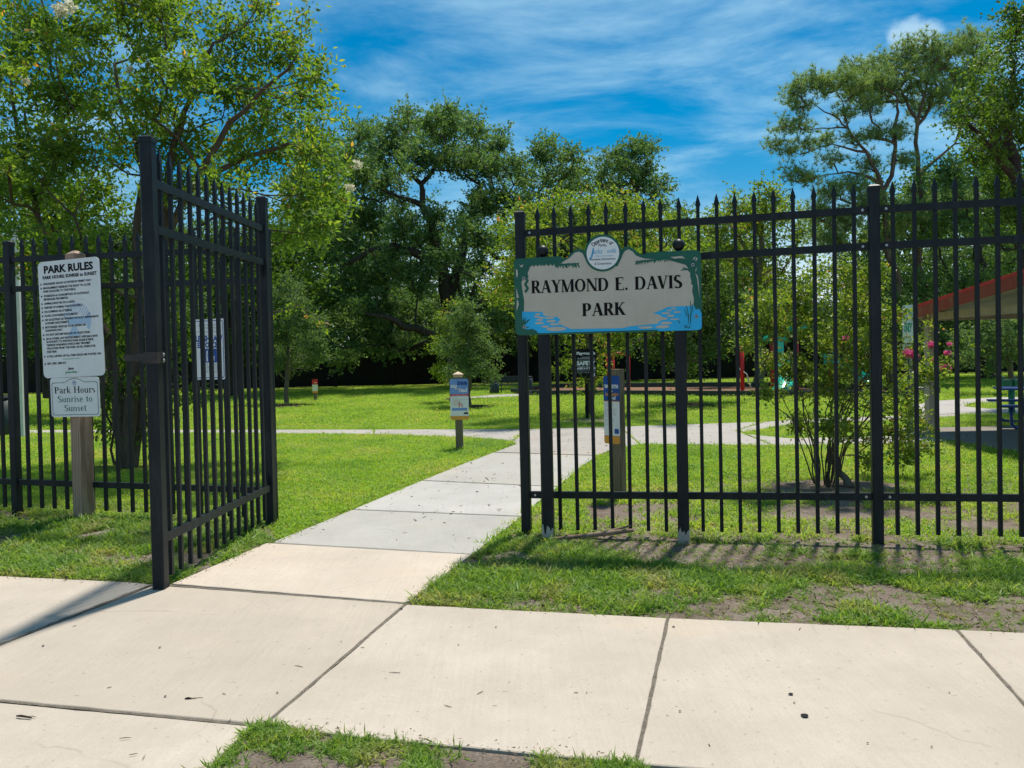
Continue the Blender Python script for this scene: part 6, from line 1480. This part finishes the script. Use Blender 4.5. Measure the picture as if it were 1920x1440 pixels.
# leaf litter on soil and concrete
def litter():
    n = 5200; A_ = scatter(rv, 9000)[:2400]; B_ = scatter(lv, 9000)[:900]; C_ = np.stack([rng.uniform(-9, 10, 2500), rng.uniform(5.8, 9.5, 2500)], 1); D_ = np.stack([rng.uniform(-24, 24, 3000), rng.uniform(33.5, 40, 3000)], 1)
    Pp = np.concatenate([A_, B_, C_, D_]); 
    ed = []
    for (a, b, q) in (((758, 1137), (1900, 1191), 350), ((886, 1045), (768, 1131), 260), ((0, 1085), (285, 1100), 200), ((500, 1367), (1190, 1445), 220), ((515, 1019), (320, 1103), 200), ((660, 960), (520, 1019), 120)):
        a = np.array(G(*a)); b = np.array(G(*b)); tt = rng.random((q, 1)); ed.append(a+(b-a)*tt+rng.normal(size=(q, 2))*.035)
    E_ = np.concatenate(ed); W_ = clip_lawn(np.stack([rng.uniform(-9, 9, 2600), rng.uniform(6.5, 22, 2600)], 1)); C_ = np.concatenate([C_, W_]); Pp = np.concatenate([A_, B_, C_, E_, D_])
    big = np.concatenate([np.full(len(A_)+len(B_)+len(C_), 1.0), np.full(len(E_), .42), np.full(len(D_), 3.0)])
    k = len(Pp); pos = np.concatenate([Pp, rng.uniform(-.003, .014, (k, 1))], 1); pos[len(A_)+len(B_)+len(C_):len(A_)+len(B_)+len(C_)+len(E_), 2] = rng.uniform(.018, .027, len(E_)); w0 = len(A_)+len(B_)+len(C_)-len(W_); pos[w0:w0+len(W_), 2] = rng.uniform(.015, .045, len(W_)); dirs = rng.normal(size=(k, 3)); dirs[:, 2] *= .2
    me = leaf_mesh('leaf_litter', pos, dirs, .035*big*rng.uniform(.5, 1.6, k), .007*big*rng.uniform(.5, 2.2, k), MAT['litter'])
    tag(part('leaf_litter', me), 'dry brown leaf litter and straw scattered over the soil', 'leaf litter', kind='stuff')
MAT['litter'] = leafm('dry_litter', [(0, (0.09, 0.055, 0.03)), (0.6, (0.24, 0.17, 0.11)), (1, (0.42, 0.34, 0.25))], .15, 1.0)
litter()
sw_l = [(u, v) for u, v in [(205, 1290), (360, 1311), (420, 1302), (140, 1175), (560, 1250), (900, 1300), (1080, 1300), (1330, 1398), (740, 1262), (60, 1345), (270, 1420), (250, 1415), (235, 1385), (430, 1352), (1840, 1227), (1500, 1180), (680, 1215), (840, 1325)]]
mb = MB(); r_ = random.Random(4)
for u, v in sw_l:
    x, y = G(u, v, .02); a = r_.uniform(0, PI); l = r_.uniform(.008, .028); dx, dy = math.cos(a)*l, math.sin(a)*l*.8
    mb.tube([(x-dx, y-dy, .0225), (x+r_.uniform(-.003, .003), y+r_.uniform(-.003, .003), .0235), (x+dx, y+dy, .0225)], [.0010, .0016, .0008], 4)
tag(mb.build('twig_debris', MAT['litter']), 'tiny dry twigs scattered on the sidewalk slabs', 'twigs', kind='stuff')
x, y = G(45, 1346, .02); mb = MB(); mb.tube([(-.035, .012, .002), (-.012, .004, .005), (.01, 0, .003), (.035, -.008, .002)], [.003, .0045, .004, .002], 7); tag(mb.build('bark_stick', MAT['bark_oak'], None, (x, y, .021)), 'short dark stick lying on the lower left slab', 'stick')
x, y = G(357, 1311, .02); mb = MB(); mb.tube([(-.022, 0, .002), (-.010, .002, .003), (.006, .003, .002), (.045, .010, .001)], [.002, .0045, .0012, .0008], 7); tag(mb.build('dry_leaf', MAT['bark_oak'], None, (x, y, .021)), 'small dark curled leaf with a stem on the middle slab', 'leaf')
# fallen branch at the foot of the fence
fb = [(1010, 1015), (1050, 1017), (1100, 1013), (1140, 1005), (1170, 998), (1188, 994)]
o = Vector((*G(1100, 1013), 0)); pts_ = []
for i, (u, v) in enumerate(fb):
    x, y = G(1010+(1188-1010)*i/5, 1017-i*1.0); pts_.append((x-o.x, y-o.y, .012+.0125*i*.9))
mb = MB(); mb.tube(pts_, [.008, .012, .015, .017, .018, .013], 8); mb.tube([tuple(Vector(pts_[3])+Vector((0, .02, 0))), tuple(Vector(pts_[4])+Vector((0, .03, .012))), tuple(Vector(pts_[5])+Vector((-.01, .03, .028)))], [.006, .010, .006], 6)
tag(mb.build('fallen_branch', MAT['dead_wood'], None, o), 'dry brown palm stalk lying at the foot of the right fence', 'branch')
